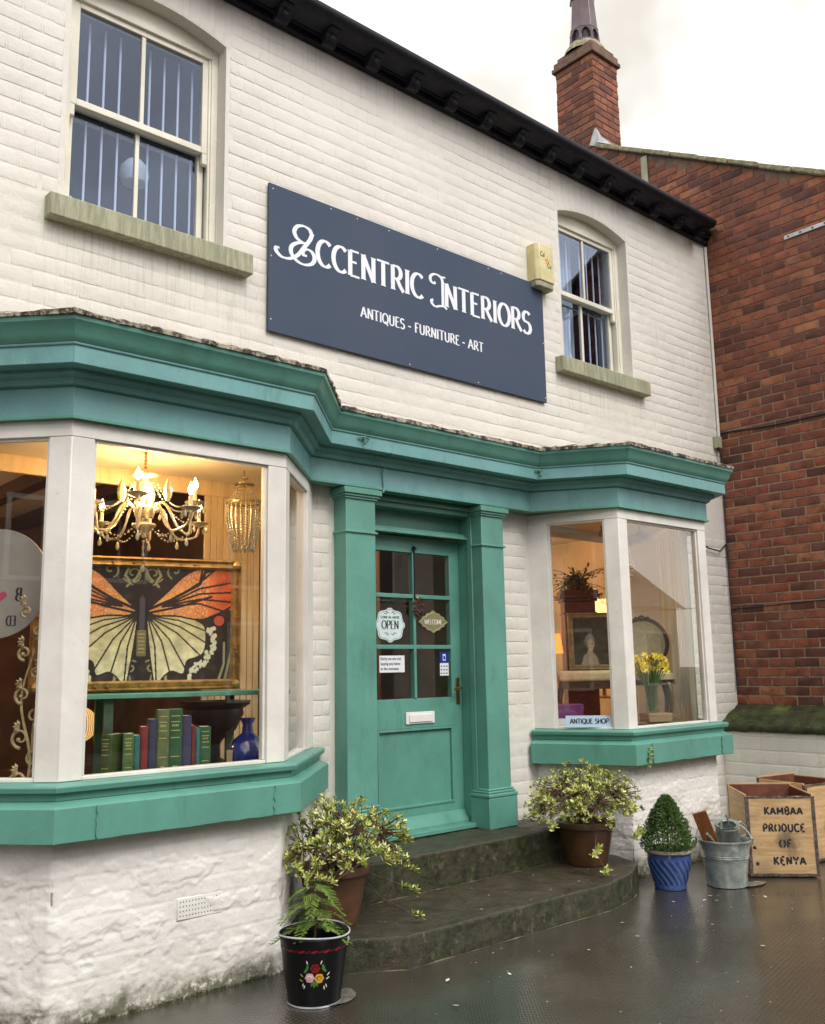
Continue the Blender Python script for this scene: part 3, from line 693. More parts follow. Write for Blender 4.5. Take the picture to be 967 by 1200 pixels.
# bays
def along(a, b, t): return (a[0]+(b[0]-a[0])*t, a[1]+(b[1]-a[1])*t)
def bay(P, first):
    P = [(1.0, -.005), *P[1:3], (3.50, -.005)] if first else [(5.51, -.005), *P[1:3], (7.42, -.005)]
    ZB, ZT = 1.03, 2.678
    Q = offs(P, -.022)
    fr = B(); fr.sweep(Q, [(0, 2.600), (0, ZT), (-.07, ZT), (-.07, 2.600)])
    BAY = fr.build('bay_window', 'white', SHOP, bev=.003)
    fr = B(); fr.sweep(Q, [(-.012, ZB), (-.012, ZB+.018), (-.07, ZB+.018), (-.07, ZB)]); fr.build('bottom_rail', 'white', BAY, bev=.003)
    for i in range(4):
        p = Q[i]; w = .112; seg = []
        L0 = math.dist(Q[i-1], p) if i else 0; L1 = math.dist(p, Q[i+1]) if i < 3 else 0
        if i == 0: pts = [p, along(p, Q[1], (.24 if first else .165)/L1)]
        elif i == 3: pts = [along(p, Q[2], .24/L0), p]
        else: pts = [along(p, Q[i-1], w/L0), p, along(p, Q[i+1], w/L1)]
        po = B(); po.sweep(pts, [(-.0015, ZB+.001), (-.0015, 2.5995), (-.068, 2.5995), (-.068, ZB+.001)]); po.build('post', 'white', BAY, bev=.004)
        pts2 = pts if i in (0, 3) else pts
        e = .016
        def ext(a, b_): 
            L = math.dist(a, b_); return along(b_, a, 1+e/L)
        if i != 0:   # bead on the left-hand side of the post
            a = pts2[0]; b_ = pts2[1]; po = B(); po.sweep([ext(a, b_), along(a, b_, .0005)], [(-.018, ZB+.02), (-.018, 2.599), (-.05, 2.599), (-.05, ZB+.02)]); po.build('glazing_bead', 'white', BAY, bev=.002)
        if i != 3:
            a = pts2[-1]; b_ = pts2[-2]; po = B(); po.sweep([a, ext(a, b_)], [(-.018, ZB+.02), (-.018, 2.599), (-.05, 2.599), (-.05, ZB+.02)]); po.build('glazing_bead', 'white', BAY, bev=.002)
    for i in range(3):
        a, c = Q[i], Q[i+1]; L = math.dist(a, c)
        gsh = B(); gsh.sweep([along(a, c, ((.23 if first else .155) if i == 0 else .07)/L), along(a, c, 1-(.23 if i == 2 else .07)/L)], [(-.034, ZB+.01), (-.034, 2.605), (-.038, 2.605), (-.038, ZB+.01)]); gsh.build('pane', 'glass', BAY, smooth=False)
        hb = B(); hb.sweep([along(a, c, ((.235 if first else .16) if i == 0 else .10)/L), along(a, c, 1-(.235 if i == 2 else .10)/L)], [(-.016, 2.588), (-.016, 2.6), (-.05, 2.6), (-.05, 2.588)]); hb.build('glazing_bead', 'white', BAY)
    sb = B(); sb.sweep(P, [(-.075, ZB+.0005), (.030, ZB-.002), (.046, ZB-.006), (.050, ZB-.016), (.044, ZB-.038), (.018, ZB-.040), (.014, ZB-.075), (-.075, ZB-.075)]); SI = sb.build('sill', 'teal', BAY, ang=30, bev=.002)
    # apron board with a ragged lower edge
    ab = B(); PP = []
    for (p, q) in zip(P[:-1], P[1:]):
        L = math.dist(p, q); n = max(1, int(L/.03)); PP += [along(p, q, i/n) for i in range(n)]
    PP.append(P[-1]); F = offset_frames(PP); vs = []; pf = [(-.02, .9545), (.018, .9535), (.030, .945), (.062, .936), (.070, .928)]
    for i, (p, d) in enumerate(F):
        wv = .004*fbm(p[0], p[1], 1, 3, 5); zb_ = .782+.004*fbm(p[0], p[1], 7, 4, 14)
        for (o, z) in pf+[(.070, zb_+.004), (.066, zb_), (-.03, zb_+.004)]: vs.append((p[0]+d[0]*(o+(wv if o > .05 else 0)), p[1]+d[1]*(o+(wv if o > .05 else 0)), z))
    k = 8; ab.add(vs, [(i*k+j, (i+1)*k+j, (i+1)*k+(j+1) % k, i*k+(j+1) % k) for i in range(len(F)-1) for j in range(k)]+[tuple(range(k)), tuple((len(F)-1)*k+j for j in range(k))])
    ab.build('apron_board', 'teal', BAY, ang=30)
    # raised repair joint in the board
    for (px_, sg) in ((P[1][0]+.16, 1), (P[2][0]-.13, 1)):
        rj = B(); 
        pts = [(px_+.006*random.uniform(-1, 1), -.751-.004, z) for z in np.linspace(.93, .79, 8)]; rj.tube(pts, [.004+.005*random.random() for _ in pts], 6); rj.build('filled_joint', 'teal', BAY)
    # painted stall riser: heavy paint over old brick, relief in real geometry
    W = offs(P, -.038 if first else -.045)
    cum = [0]
    for p, q in zip(W[:-1], W[1:]): cum.append(cum[-1]+math.dist(p, q))
    F = offset_frames(W); step = .008; ns = int(cum[-1]/step); nz = int(.80/step); vs = []; sd_ = 3.3 if first else 9.1
    for i in range(ns+1):
        s = cum[-1]*i/ns; j = max(0, min(len(W)-2, next((q for q in range(len(cum)-1) if cum[q+1] >= s), len(cum)-2)))
        t = (s-cum[j])/(cum[j+1]-cum[j]); p = along(W[j], W[j+1], t)
        dx, dy = W[j+1][0]-W[j][0], W[j+1][1]-W[j][1]; L = math.hypot(dx, dy); n0 = (dy/L, -dx/L)
        rad = .02; cc = 0
        for q in range(1, len(W)-1):
            dd = abs(s-cum[q]); 
            if dd < rad: cc = (rad-dd)**2/(2*rad)*.6
        for k2 in range(nz+1):
            z = -.02+.81*k2/nz
            h = .0028*fbm(s, z, sd_, 5, 6)+.0016*fbm(s, z, sd_+4, 4, 30)+.006*fbm(s, z, sd_+1, 2, 1.6)
            msk = max(0, min(1, (fbm(s, z, sd_+2, 3, 1.7)+.18)*3.2))
            kz = (z+.0); row = math.floor(kz/CH); fz = (kz/CH-row)*CH; fx = ((s+(PB/2 if row % 2 else 0))/PB % 1)*PB
            jz = min(fz, CH-fz); jx = min(fx, PB-fx)
            h -= msk*.0030*(max(0, 1-jz/.009)) + msk*.0024*(max(0, 1-jx/.012) if jz > .01 else 0)
            cr_ = fbm(s, z, sd_+9, 5, 3.1); h -= .004*max(0, 1-abs(cr_)/.02)*(1 if fbm(s, z, sd_+12, 2, 2) > .1 else 0)
            fl = fbm(s*.8, z*1.5, sd_+15, 5, 4.2); h += .0042*(1 if fl > .22 else 0)+.0036*(1 if fl > .52 else 0)-.004*(1 if fl < -.42 else 0)
            if z < .05: h += .01*(1-z/.05)*(.5+fbm(s, z, 3, 3, 9))
            h -= cc
            vs.append((p[0]+n0[0]*h, p[1]+n0[1]*h, z))
    st = B(); k = nz+1; st.add(vs, [(i*k+j, (i+1)*k+j, (i+1)*k+j+1, i*k+j+1) for i in range(ns) for j in range(nz)])
    st.build('stall_riser', 'cream_low', BAY, fix=False, ang=180)
    # deck and ceiling inside the bay
    D = offs(P, -.085)
    dk = B(); dk.prism([(D[0][0], .9), *D, (D[3][0], .9)], .93, .962); DK = dk.build('display_deck', 'darkwood', BAY)
    ck = B(); ck.prism([(D[0][0]-.02, .30), *offs(P, -.075), (D[3][0]+.02, .30)], 2.692, 2.72)
    CK = ck.build('bay_ceiling', simple('warm_ceiling_paint', (.72, .62, .46), .6, .05), BAY)
    tr_ = B(); tr_.sweep(offs(P, -.10), [(0, 2.63), (0, 2.69), (-.04, 2.69), (-.015, 2.64)]); tr_.build('ceiling_mould', MT['white'], BAY)
    return BAY
BAY1 = bay(BAYL, True); BAY2 = bay(BAYR, False)
vent = B()
vent.box(2.235, 2.475, -.647, -.62, .345, .445)
AB = vent.build('air_brick', 'cream_low', BAY1, bev=.004)
vent = B()
for i in range(14):
    for j in range(4): vent.ball((2.25+i*.0162, -.6465, .364+j*.021), .0033, 6)
tag(vent.build('vent_holes', 'ink', AB), kind='stuff')

# ground-floor rooms
wallm = MT['wallm'] = simple('brown_room_wallpaper', (.15, .082, .048), .8, .25, 5)
warmw = MT['warmw'] = wood('honey_pine_boards', (.66, .48, .27), (.80, .62, .38), (6, 6, .6), .5)
ceil = MT['ceil'] = simple('cream_ceiling', (.60, .54, .46), .8, .06)
def room(x0, x1, y1, wm, floor='darkwood'):
    f = B(); f.box(x0, x1, T, y1, .36, .39); f.build('room_floor', floor, SHOP, smooth=False)
    c = B(); c.box(x0, x1, T-.02, y1, 2.84, 2.88); c.build('room_ceiling', ceil, SHOP, smooth=False)
    w = B(); w.box(x0, x1, y1, y1+.1, .36, 2.9); w.box(x0-.1, x0, T, y1, .36, 2.9); w.box(x1, x1+.1, T, y1, .36, 2.9); w.build('room_wall', wm, SHOP, smooth=False)
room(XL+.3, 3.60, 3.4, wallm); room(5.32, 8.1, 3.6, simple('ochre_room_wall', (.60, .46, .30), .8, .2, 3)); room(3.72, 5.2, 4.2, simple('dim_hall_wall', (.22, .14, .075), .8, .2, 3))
for xx in np.arange(XL+.5, 3.6, .55):
    bm_ = B(); bm_.box(xx, xx+.10, T, 3.38, 2.74, 2.838); bm_.build('ceiling_beam', 'darkwood', SHOP)
lin = B(); lin.box(1.12, 1.178, .005, T+.02, .96, 2.69); lin.box(3.292, 3.352, .005, T+.02, .96, 2.69); lin.box(1.18, 3.29, T, T+.03, 2.60, 2.84); lin.build('bay_lining', warmw, SHOP)
pn = B()
for i in range(9): pn.box(2.875+i*.045, 2.875+i*.045+.041, .325, .34, .965, 2.60)
pn.build('pine_partition', warmw, SHOP, bev=.003)
lin = B(); lin.box(5.60, 5.618, .005, T+.02, .96, 2.69); lin.box(7.332, 7.35, .005, T+.02, .96, 2.69); lin.box(5.48, 7.37, T, T+.03, 2.60, 2.84); lin.build('bay_lining', 'white', SHOP)

# doorway
DF = thing_door = B()
xa, xb = DOOR   # 3.93..4.885
def pil(x0, x1):
    p = B(); p.box(x0, x1, -.128, .03, .56, 2.655); P_ = p.build('pilaster', 'teal', SHOP, bev=.004)
    c = B()
    for (e, z0, z1) in ((.012, 2.600, 2.615), (.022, 2.615, 2.632), (.034, 2.632, 2.668), (.020, 2.668, 2.6775)): c.box(x0-e, x1+e, -.128-e, .032, z0, z1-.0006)
    c.build('capital', 'teal', P_, bev=.003)
    c = B(); c.box(x0-.012, x1+.012, -.140, .032, 2.376, 2.392); c.build('neck_moulding', 'teal', P_, bev=.004)
    c = B(); c.box(x0-.030, x1+.030, -.158, .031, .385, .596)
    for (e, z0, z1) in ((.034, .597, .622), (.022, .6225, .640), (.012, .6405, .655)): c.box(x0-e, x1+e, -.128-e, .032, z0, z1)
    c.build('plinth_block', 'teal', P_, bev=.006)
pil(3.640, 3.885); pil(4.885, 5.115)
jf = B()
jf.box(3.886, 3.960, .0, .16, .39, 2.60); jf.box(4.812+.075, 4.884+.06, .02, .16, .39, 2.60)
jf.box(3.961, 4.886, .035, .16, 2.440, 2.476)
jf.box(3.886, 4.884, -.02, .18, 2.600, 2.692)
JF = jf.build('door_frame', 'teal', SHOP, bev=.004)
m_ = B(); m_.box(3.961, 4.886, .012, .04, 2.432, 2.452); m_.box(3.886, 4.884, -.05, -.02, 2.635, 2.66); m_.box(4.872, 4.8845, -.03, .02, .42, 2.60); m_.build('door_moulding', 'teal', JF, bev=.004)
op = B(); op.box(3.961, 4.886, .105, .13, 2.476, 2.60); op.build('fan_panel', 'teal', JF, bev=.002)
fp = B(); fp.box(3.961, 4.886, .10, .13, 2.44, 2.68)
# door leaf
dx0, dx1, dz0, dz1, dy = 3.985, 4.885, .425, 2.43, .12
dl = B()
gx = [(4.082, 4.412), (4.452, 4.785)]; gz = [(1.292, 1.634), (1.664, 1.990), (2.020, 2.318)]
dl.box(dx0, gx[0][0], dy, dy+.045, dz0, dz1); dl.box(gx[1][1], dx1, dy, dy+.045, dz0, dz1)
dl.box(gx[0][0], gx[1][1], dy, dy+.045, 2.318, dz1); dl.box(gx[0][0], gx[1][1], dy, dy+.045, 1.090, 1.292); dl.box(gx[0][0], gx[1][1], dy, dy+.045, dz0, .56)
DR = dl.build('door', 'teal', SHOP, bev=.002)
for (z0, z1) in ((1.634, 1.664), (1.990, 2.020)):
    b = B(); b.box(gx[0][0], gx[1][1], dy-.004, dy+.04, z0, z1); b.build('glazing_bar', 'teal', DR, bev=.004)
b = B(); b.box(4.419, 4.445, dy-.007, dy+.04, 1.292, 2.318); b.build('glazing_bar', 'teal', DR, bev=.004)
for (p, q) in gx:
    for (r, s) in gz:
        b = B(); b.box(p, q, dy+.018, dy+.022, r, s); b.build('pane', 'glass', DR, smooth=False)
b = B(); b.box(4.085, 4.782, dy+.016, dy+.03, .56, 1.090); b.build('lower_panel', 'teal', DR)
b = B()
for q in ((4.083, 4.098, .56, 1.089), (4.769, 4.784, .56, 1.089), (4.098, 4.769, 1.072, 1.089), (4.098, 4.769, .56, .577)): b.box(q[0], q[1], dy-.006, dy+.02, q[2], q[3])
b.build('panel_moulding', 'teal', DR, bev=.003)
b = B(); b.prism([(dy-.062, .418), (dy-.062, .435), (dy-.03, .470), (dy-.012, .500), (dy-.001, .505), (dy-.001, .418)], dx0+.005, dx1-.005, axis='x'); b.build('weather_board', 'teal', DR, bev=.003)
b = B(); b.box(4.335, 4.602, dy-.010, dy, 1.118, 1.200); lb = b.build('letter_box', 'plastic', DR, bev=.003)
b = B(); b.box(4.360, 4.580, dy-.018, dy-.0105, 1.130, 1.184); b.build('flap', 'plastic', lb, bev=.003)
b = B(); b.box(4.822, 4.860, dy-.006, dy, 1.24, 1.43); hd = b.build('door_handle', 'brass', DR, bev=.002)
b = B(); b.tube([(4.842, dy-.006, 1.355), (4.842, dy-.045, 1.355), (4.83, dy-.055, 1.353), (4.79, dy-.056, 1.340), (4.76, dy-.054, 1.348)], .008, 8); b.build('lever', 'brass', hd)
b = B(); b.box(3.93, 4.93, -.03, .16, .392, .422); b.build('threshold', 'teal', SHOP, bev=.004)
# steps
def lumpy(o, vox, amp, size, name='clouds'):
    r = o.modifiers.new('remesh', 'REMESH'); r.mode = 'VOXEL'; r.voxel_size = vox; r.use_smooth_shade = True
    for (s, a) in ((size, amp), (size*.2, amp*.4)):
        t = bpy.data.textures.new(name, 'CLOUDS'); t.noise_scale = s; t.noise_depth = 3
        d = o.modifiers.new('relief', 'DISPLACE'); d.texture = t; d.strength = a; d.mid_level = .5; d.texture_coords = 'GLOBAL'
    return o
STEPS = thing('door_steps', 'two mossy wet stone steps below the teal door', 'steps', (4.35, -.5, 0))
s1 = B(); s1.prism([(2.98, -.60), (3.02, -.90), (3.29, -1.075), (4.95, -1.085), (5.30, -1.0), (5.56, -.86), (5.70, -.60), (5.70, -.1), (2.98, -.1)], -.05, .162); o = s1.build('step', 'step', STEPS, bev=.006); lumpy(o, .010, .010, .09)
s2 = B(); s2.prism([(3.36, -.44), (5.42, -.44), (5.42, .10), (3.36, .10)], .10, .386); o = s2.build('step', 'step', STEPS, bev=.008); lumpy(o, .010, .012, .10)
mj = simple('pale_lime_joint', (.13, .115, .08), .8, .4, 25, .8, 60, .004)
for (P_, z_) in (([(3.03, -.915), (3.29, -1.082), (4.1, -1.088), (4.95, -1.092), (5.30, -1.006), (5.56, -.866)], .004), ([(3.40, -.452), (4.3, -.452), (5.40, -.452)], .166)):
    pp_ = []
    for p_, q_ in zip(P_[:-1], P_[1:]): pp_ += [(p_[0]+(q_[0]-p_[0])*i/12, p_[1]+(q_[1]-p_[1])*i/12+.004*fbm(p_[0]+i*.1, z_, 3, 2, 9), z_) for i in range(12)]
    b = B(); b.tube(pp_, [.0008+.0085*max(0, fbm(x_, y_, 1, 3, 7)) for x_, y_, _ in pp_], 6); b.build('mortar_joint', mj, STEPS)

# small fixings on the facade
SIGN = thing('sign_board', 'large blue grey shop sign reading ECCENTRIC INTERIORS between the upper windows', 'sign', (3.10, -.02, 3.64))
def _signmat():
    m = NT('slate_blue_sign_panel')
    base = m.mix(m.ramp(m.noise(1.4, 4), .3, .7), (.052, .074, .118), (.062, .082, .122))
    sp = m.ramp(m.noise(240, 2, .6), .66, .70)
    base = m.mix(m.math('MULTIPLY', sp, .25), base, (.20, .22, .26))
    return m.set(base=base, rough=.6, normal=m.bump(m.noise(2.0, 3), .25, .01), spec=.15)
b = B(); b.box(3.10, 5.80, -.030, -.012, 3.640, 4.655); PAN = b.build('panel', _signmat(), SIGN, bev=.0015)
b = B(); b.box(3.18, 5.72, -.012, .0, 3.70, 4.60); b.build('batten', 'darkwood', SIGN)
def put_text(txt, x0, x1, z, h, **kw):
    bs = text_mesh(txt, h, x1-x0, **kw)
    chs = [c for c in txt if c != ' ']
    for bb in bs:
        bb.v = [(x+x0, y-.0302, zz+z) for x, y, zz in bb.v]; bb.build('letter', 'lettering', SIGN, smooth=False, fix=False)
put_text('CCENTRIC', 3.475, 4.447, 4.193, .184, thick=.20, thin=.085, track=.035)
put_text('NTERIORS', 4.660, 5.640, 4.193, .184, thick=.20, thin=.085, track=.035)
for (ch, x0, w, z, h) in (('e', 3.235, .245, 4.165, .262), ('i', 4.525, .165, 4.180, .224)):
    for bb in text_mesh(ch, h, w, thick=.125, thin=.05, serif=False): bb.v = [(x+x0, y-.0302, zz+z) for x, y, zz in bb.v]; bb.build('letter', 'lettering', SIGN, smooth=False, fix=False)
put_text('ANTIQUES', 3.853, 4.256, 3.915, .074, thick=.19, thin=.10, track=.05)
put_text('-', 4.285, 4.322, 3.915, .074, thick=.19, thin=.13)
put_text('FURNITURE', 4.353, 4.808, 3.915, .074, thick=.19, thin=.10, track=.05)
put_text('-', 4.832, 4.869, 3.915, .074, thick=.19, thin=.13)
put_text('ART', 4.900, 5.066, 3.915, .074, thick=.19, thin=.10, track=.05)
for (xx, zz) in [(3.13, 4.62), (3.60, 4.632), (3.83, 4.632), (4.12, 4.632), (4.60, 4.632), (5.15, 4.632), (5.30, 4.632), (5.77, 4.62), (3.12, 4.15), (3.12, 3.72), (5.785, 4.15), (5.785, 3.68), (4.3, 3.66), (5.0, 3.66)]:
    b = B(); b.lathe([(.001, .003), (.004, .0025), (.0055, 0)], n=8, m=Matrix.Translation((xx, -.030, zz)) @ Matrix.Rotation(R(90), 4, 'X')); b.build('screw', 'plastic', SIGN)

AL = thing('alarm_box', 'yellowed cream burglar alarm box beside the right upper window', 'alarm box', (5.77, 0, 4.80))
alm = simple('yellowed_plastic', (.60, .53, .27), .45, .12, 9)
b = B(); b.prism([(5.655, -.0), (5.655, -.085), (5.685, -.115), (5.855, -.115), (5.885, -.085), (5.885, 0)], 4.66, 4.985); b.build('cover', alm, AL, bev=.008)
b = B(); b.prism([(5.66, -.004), (5.66, -.080), (5.687, -.106), (5.853, -.106), (5.88, -.080), (5.88, -.004)], 4.612, 4.659); b.build('siren_base', MT['sill'], AL, bev=.005)
def small_text(body, loc, size, mat, parent, rz=0, bold=0., sx=1, name='lettering', align='LEFT', rx=90):
    c = bpy.data.curves.new(name, 'FONT'); c.body = body; c.size = size; c.extrude = .0004; c.offset = bold; c.align_x = align; c.resolution_u = 3
    t_ = bpy.data.objects.new('t', c); me = bpy.data.meshes.new_from_object(t_); bpy.data.objects.remove(t_); me.name = name
    o = bpy.data.objects.new(name, me); col.objects.link(o); me.materials.clear(); me.materials.append(MT[mat] if isinstance(mat, str) else mat)
    if parent: o.parent = parent; loc = Vector(loc)-org(parent)
    o.location = loc; o.rotation_euler = (R(rx), 0, rz); o.scale = (sx, 1, 1); return o
small_text('Cal', (5.690, -.1165, 4.87), .062, 'ink', AL, sx=.7); small_text('Co', (5.775, -.1165, 4.785), .062, 'ink', AL, sx=.7)
b = B(); sp_ = []
for i in range(10): rr = .036 if i % 2 == 0 else .011; sp_.append((5.785+rr*math.sin(i*math.pi/5), 4.845+rr*math.cos(i*math.pi/5)))
b.prism(sp_, -.1185, -.1155, axis='y'); b.build('star', simple('orange_print', (.75, .36, .05), .5), AL, smooth=False)
JB = thing('junction_box', 'small weathered cable box at the far corner of the painted wall', 'cable box', (8.42, 0, 3.68))
b = B(); b.box(8.375, 8.455, -.06, 0, 3.63, 3.75); b.build('box', 'sill', JB, bev=.006)
b = B(); b.tube([(8.40, -.03, 3.63), (8.44, -.05, 3.55), (8.47, -.03, 3.40), (8.475, -.02, 2.9), (8.46, -.02, 2.3), (8.478, -.02, 1.6), (8.47, -.02, 1.25)], .006, 6); b.tube([(8.42, -.03, 3.63), (8.47, -.06, 3.5), (8.45, -.03, 3.3)], .004, 6)
b.tube([(7.9, -.012, 2.70), (8.1, -.03, 2.60), (8.3, -.04, 2.58), (8.45, -.02, 2.66)], .007, 6); b.tube([(8.47, -.02, 2.66), (8.46, -.03, 2.45)], .012, 6); b.build('cable', 'ink', JB)
pp = B(); pp.tube([(8.468, -.02, 5.80), (8.472, -.02, 4.6), (8.468, -.02, 3.76)], .014, 8); pp.build('conduit', 'cream', JB)

# ================================================================ NEIGHBOUR
NB = thing('neighbour_house', 'red brick gable wall of the house next door with lichened coping and chimney', 'house', (8.49, -1.5, 0))
X0 = 8.49
def slope(y): return 6.81+.568*y
YF = -1.45; YR = 1.60
b = B(); b.prism([(YF, -.1), (6.5, -.1), (6.5, slope(YR)-.568*(6.5-YR)), (YR, slope(YR)), (YF, slope(YF))], X0+.0045, X0+.30, axis='x'); GW = b.build('gable_wall', 'mortar', NB, smooth=False)
items = []
def rb(u, z, w, h, rg):
    y = -u
    if z+h/2 > slope(y-w/2)+.045: return
    if y > .12 and z < 5.5: return
    if y-w/2 > 1.27 and z > 7.45: return
    items.append(((X0+.005+rg.uniform(-.0012, .0012), y, z), R(-90), rg.uniform(-.008, .008), key_of(w, h, .0065, .0055, .0026, rg)))
courses(-1.62, 1.447, 1.10, 8.0, [], rb, 11, bond='stretcher', zb=1.10)
NBI = items
# chimney: brick stack rising flush out of the wall
b = B(); b.box(X0+.006, X0+.49, 1.306, 1.864, 6.9, 8.80); CHM = b.build('chimney', 'mortar', NB, smooth=False)
ci = []
def cb(u, z, w, h, rg): ci.append(((X0+.005, -u, z), R(-90), rg.uniform(-.008, .008), key_of(w, h, .0065, .0055, .0026, rg)))
courses(-1.87, -1.30, 7.46, 8.80, [], cb, 5, bond='stretcher', zb=1.10)
def cb2(u, z, w, h, rg): ci.append(((u, 1.305, z), 0, rg.uniform(-.008, .008), key_of(w, h, .0065, .0055, .0026, rg)))
courses(X0, X0+.495, 7.50, 8.80, [], cb2, 6, bond='stretcher', zb=1.10)
lay(ci, 'red', CHM, 60, False); lay(NBI, 'red', GW, 240, False)
b = B(); b.box(X0-.035, X0+.53, 1.265, 1.905, 8.80, 8.855); b.box(X0-.015, X0+.51, 1.285, 1.885, 8.8555, 8.93); b.box(X0+.02, X0+.475, 1.32, 1.85, 8.9305, 9.0)
o = b.build('chimney_crown', simple('sooted_brick_crown', (.13, .075, .05), .85, .3, 9, .7, 60, .006), CHM, bev=.01); 
b = B(); b.lathe([(.27, 0), (.25, .06), (.20, .13), (.17, .16), (.001, .17)], (X0+.245, 1.585, 8.99), 20); b.build('flaunching', 'coping', CHM)
# octagonal pot with arched vents round its foot
potm = simple('glazed_purple_clay', (.075, .040, .048), .22, .2, 8)
pot = B(); cpx, cpy, z0 = X0+.245, 1.585, 9.08
def ring(r, z): return [(cpx+r*math.cos(R(22.5+45*i)), cpy+r*math.sin(R(22.5+45*i)), z0+z) for i in range(8)]
lv = [(.205, 0), (.215, .03), (.20, .05)]
vs = sum([ring(r, z) for r, z in lv], []); pot.add(vs, [(l*8+i, l*8+(i+1) % 8, (l+1)*8+(i+1) % 8, (l+1)*8+i) for l in range(2) for i in range(8)])
A_, B_ = ring(.20, .05), ring(.182, .235)
for i in range(8):
    a0_, a1_, b0_, b1_ = map(Vector, (A_[i], A_[(i+1) % 8], B_[i], B_[(i+1) % 8]))
    def q(s, t): return tuple((a0_*(1-s)+a1_*s)*(1-t)+(b0_*(1-s)+b1_*s)*t)
    outer = [(0, 0), (1, 0), (1, .5), (1, 1), (.5, 1), (0, 1), (0, .5)]
    inner = [(.12, .10), (.88, .10), (.88, .55), (.68, .84), (.5, .9), (.32, .84), (.12, .55)]
    inn = Vector((cpx, cpy, 0))
    def deep(p): v = Vector(p); c_ = Vector((cpx, cpy, v.z)); return tuple(c_+(v-c_)*.78)
    O = [q(*k) for k in outer]; I = [q(*k) for k in inner]; D_ = [deep(k) for k in I]
    mp_ = [0, 1, 2, 3, 4, 5, 6]
    pot.add(O+I+D_, [(j, (j+1) % 7, 7+(j+1) % 7, 7+j) for j in range(7)]+[(7+j, 7+(j+1) % 7, 14+(j+1) % 7, 14+j) for j in range(7)])
lv = [(.186, .235), (.176, .26), (.150, .62), (.145, .66), (.165, .68), (.168, .72), (.14, .74), (.135, .9), (.16, .92), (.16, .95), (.11, .95)]
vs = sum([ring(r, z) for r, z in lv], []); pot.add(vs, [(l*8+i, l*8+(i+1) % 8, (l+1)*8+(i+1) % 8, (l+1)*8+i) for l in range(len(lv)-1) for i in range(8)])
pot.build('chimney_pot', potm, CHM, bev=.004, ang=25)
b = B(); b.lathe([(.15, .02), (.15, .26), (.02, .27)], (cpx, cpy, z0), 12); b.build('pot_liner', 'ink', CHM)
for k in range(15):          # coping slabs stepped down the verge
    ya = 1.30-k*.33; yb = ya-.325; b = B()
    dz = random.uniform(-.006, .006)
    b.prism([(yb, slope(yb)-.012+dz), (ya, slope(ya)-.012+dz), (ya, slope(ya)+.045+dz), (yb, slope(yb)+.052+dz)], X0-.05, X0+.34, axis='x'); o = b.build('coping_slab', 'coping', NB, bev=.012)
b = B(); b.add([(X0-.012, 1.24, 7.53), (X0-.012, 1.40, 7.62), (X0-.012, 1.31, 7.80), (X0-.012, 1.28, 7.78)], [(0, 1, 2, 3)]); b.add([(X0-.012, 1.290, 7.55), (X0+.49, 1.290, 7.55), (X0+.49, 1.290, 7.68), (X0+.10, 1.290, 7.72), (X0-.012, 1.290, 7.80)], [(0, 1, 2, 3, 4)]); b.add([(X0-.05, 1.05, 7.455), (X0+.5, 1.05, 7.455), (X0+.5, 1.289, 7.60), (X0-.05, 1.289, 7.60)], [(0, 1, 2, 3)])
b.build('lead_flashing', MT['lead'], NB)
b = B(); b.box(X0-.02, X0-.006, .62, .70, 6.4, 7.14); b.build('mortar_repair', 'sill', NB)
b = B(); b.box(X0-.014, X0-.003, -2.2, -.865, 5.575, 5.615); ST = b.build('metal_strap', 'lead', NB, bev=.002)
for i in range(7):
    q_ = B(); q_.lathe([(.001, .006), (.008, .005), (.010, 0)], n=8, m=Matrix.Translation((X0-.014, -.91-i*.12, 5.595)) @ Matrix.Rotation(R(-90), 4, 'Y')); q_.build('bolt', 'ink', ST)
b = B(); b.tube([(X0-.006, -.02, 3.80), (X0-.008, -.6, 3.765), (X0-.008, -1.2, 3.77), (X0-.006, -2.4, 3.79)], .009, 6); b.build('cable', 'ink', NB)
b = B(); b.tube([(X0-.006, -.02, 2.02), (X0-.006, -.8, 2.05), (X0-.006, -2.4, 2.06)], .005, 6); b.build('cable', 'ink', NB)
rr_ = B(); rr_.add([(X0, YF, slope(YF)-.02), (X0+9, YF, slope(YF)-.02), (X0+9, YR, slope(YR)-.02), (X0, YR, slope(YR)-.02), (X0, 6.5, slope(YR)-.568*(6.5-YR)-.02), (X0+9, 6.5, slope(YR)-.568*(6.5-YR)-.02)], [(0, 1, 2, 3), (3, 2, 5, 4)]); rr_.build('roof', sl, NB)
fw = B(); fw.box(X0+.3, X0+9, YF, YF+.3, -.1, slope(YF)-.05); fw.build('front_wall', MT['mortar'], NB)

# low white wall with mossy capping
LW = thing('low_wall', 'low white painted wall with thick mossy capping against the red brick', 'wall', (8.3, -1.5, 0))
b = B(); b.box(8.17, 8.484, -1.75, .0, -.1, .872); LWW = b.build('wall', 'plinthw', LW, smooth=False)
items = []
def lb_(u, z, w, h, rg): items.append(((8.17+rg.uniform(0, .002), -u, z), R(-90), rg.uniform(-.02, .02), key_of(w, h, .0035, .010, .003, rg)))
CH_, PB_ = CH, PB; CH, PB = .118, .36
courses(.01, 1.74, 0, .87, [], lb_, 8, bond='stretcher', gap=.002); CH, PB = CH_, PB_
lay(items, 'plinthw', LWW, 40, True)
moss = MT['moss'] = NT('wet_moss'); mm = moss
base = mm.mix(mm.ramp(mm.noise(9, 6, .7), .35, .65), (.012, .013, .004), (.045, .060, .012)); base = mm.mix(mm.ramp(mm.noise(3, 5, .6), .52, .7), base, (.12, .15, .025)); base = mm.mix(mm.ramp(mm.noise(70, 3, .6), .73, .76), base, (.45, .43, .35))
MT['moss'] = mm.set(base=base, rough=.7, normal=mm.bump(mm.noise(60, 6, .8), 1., .015))
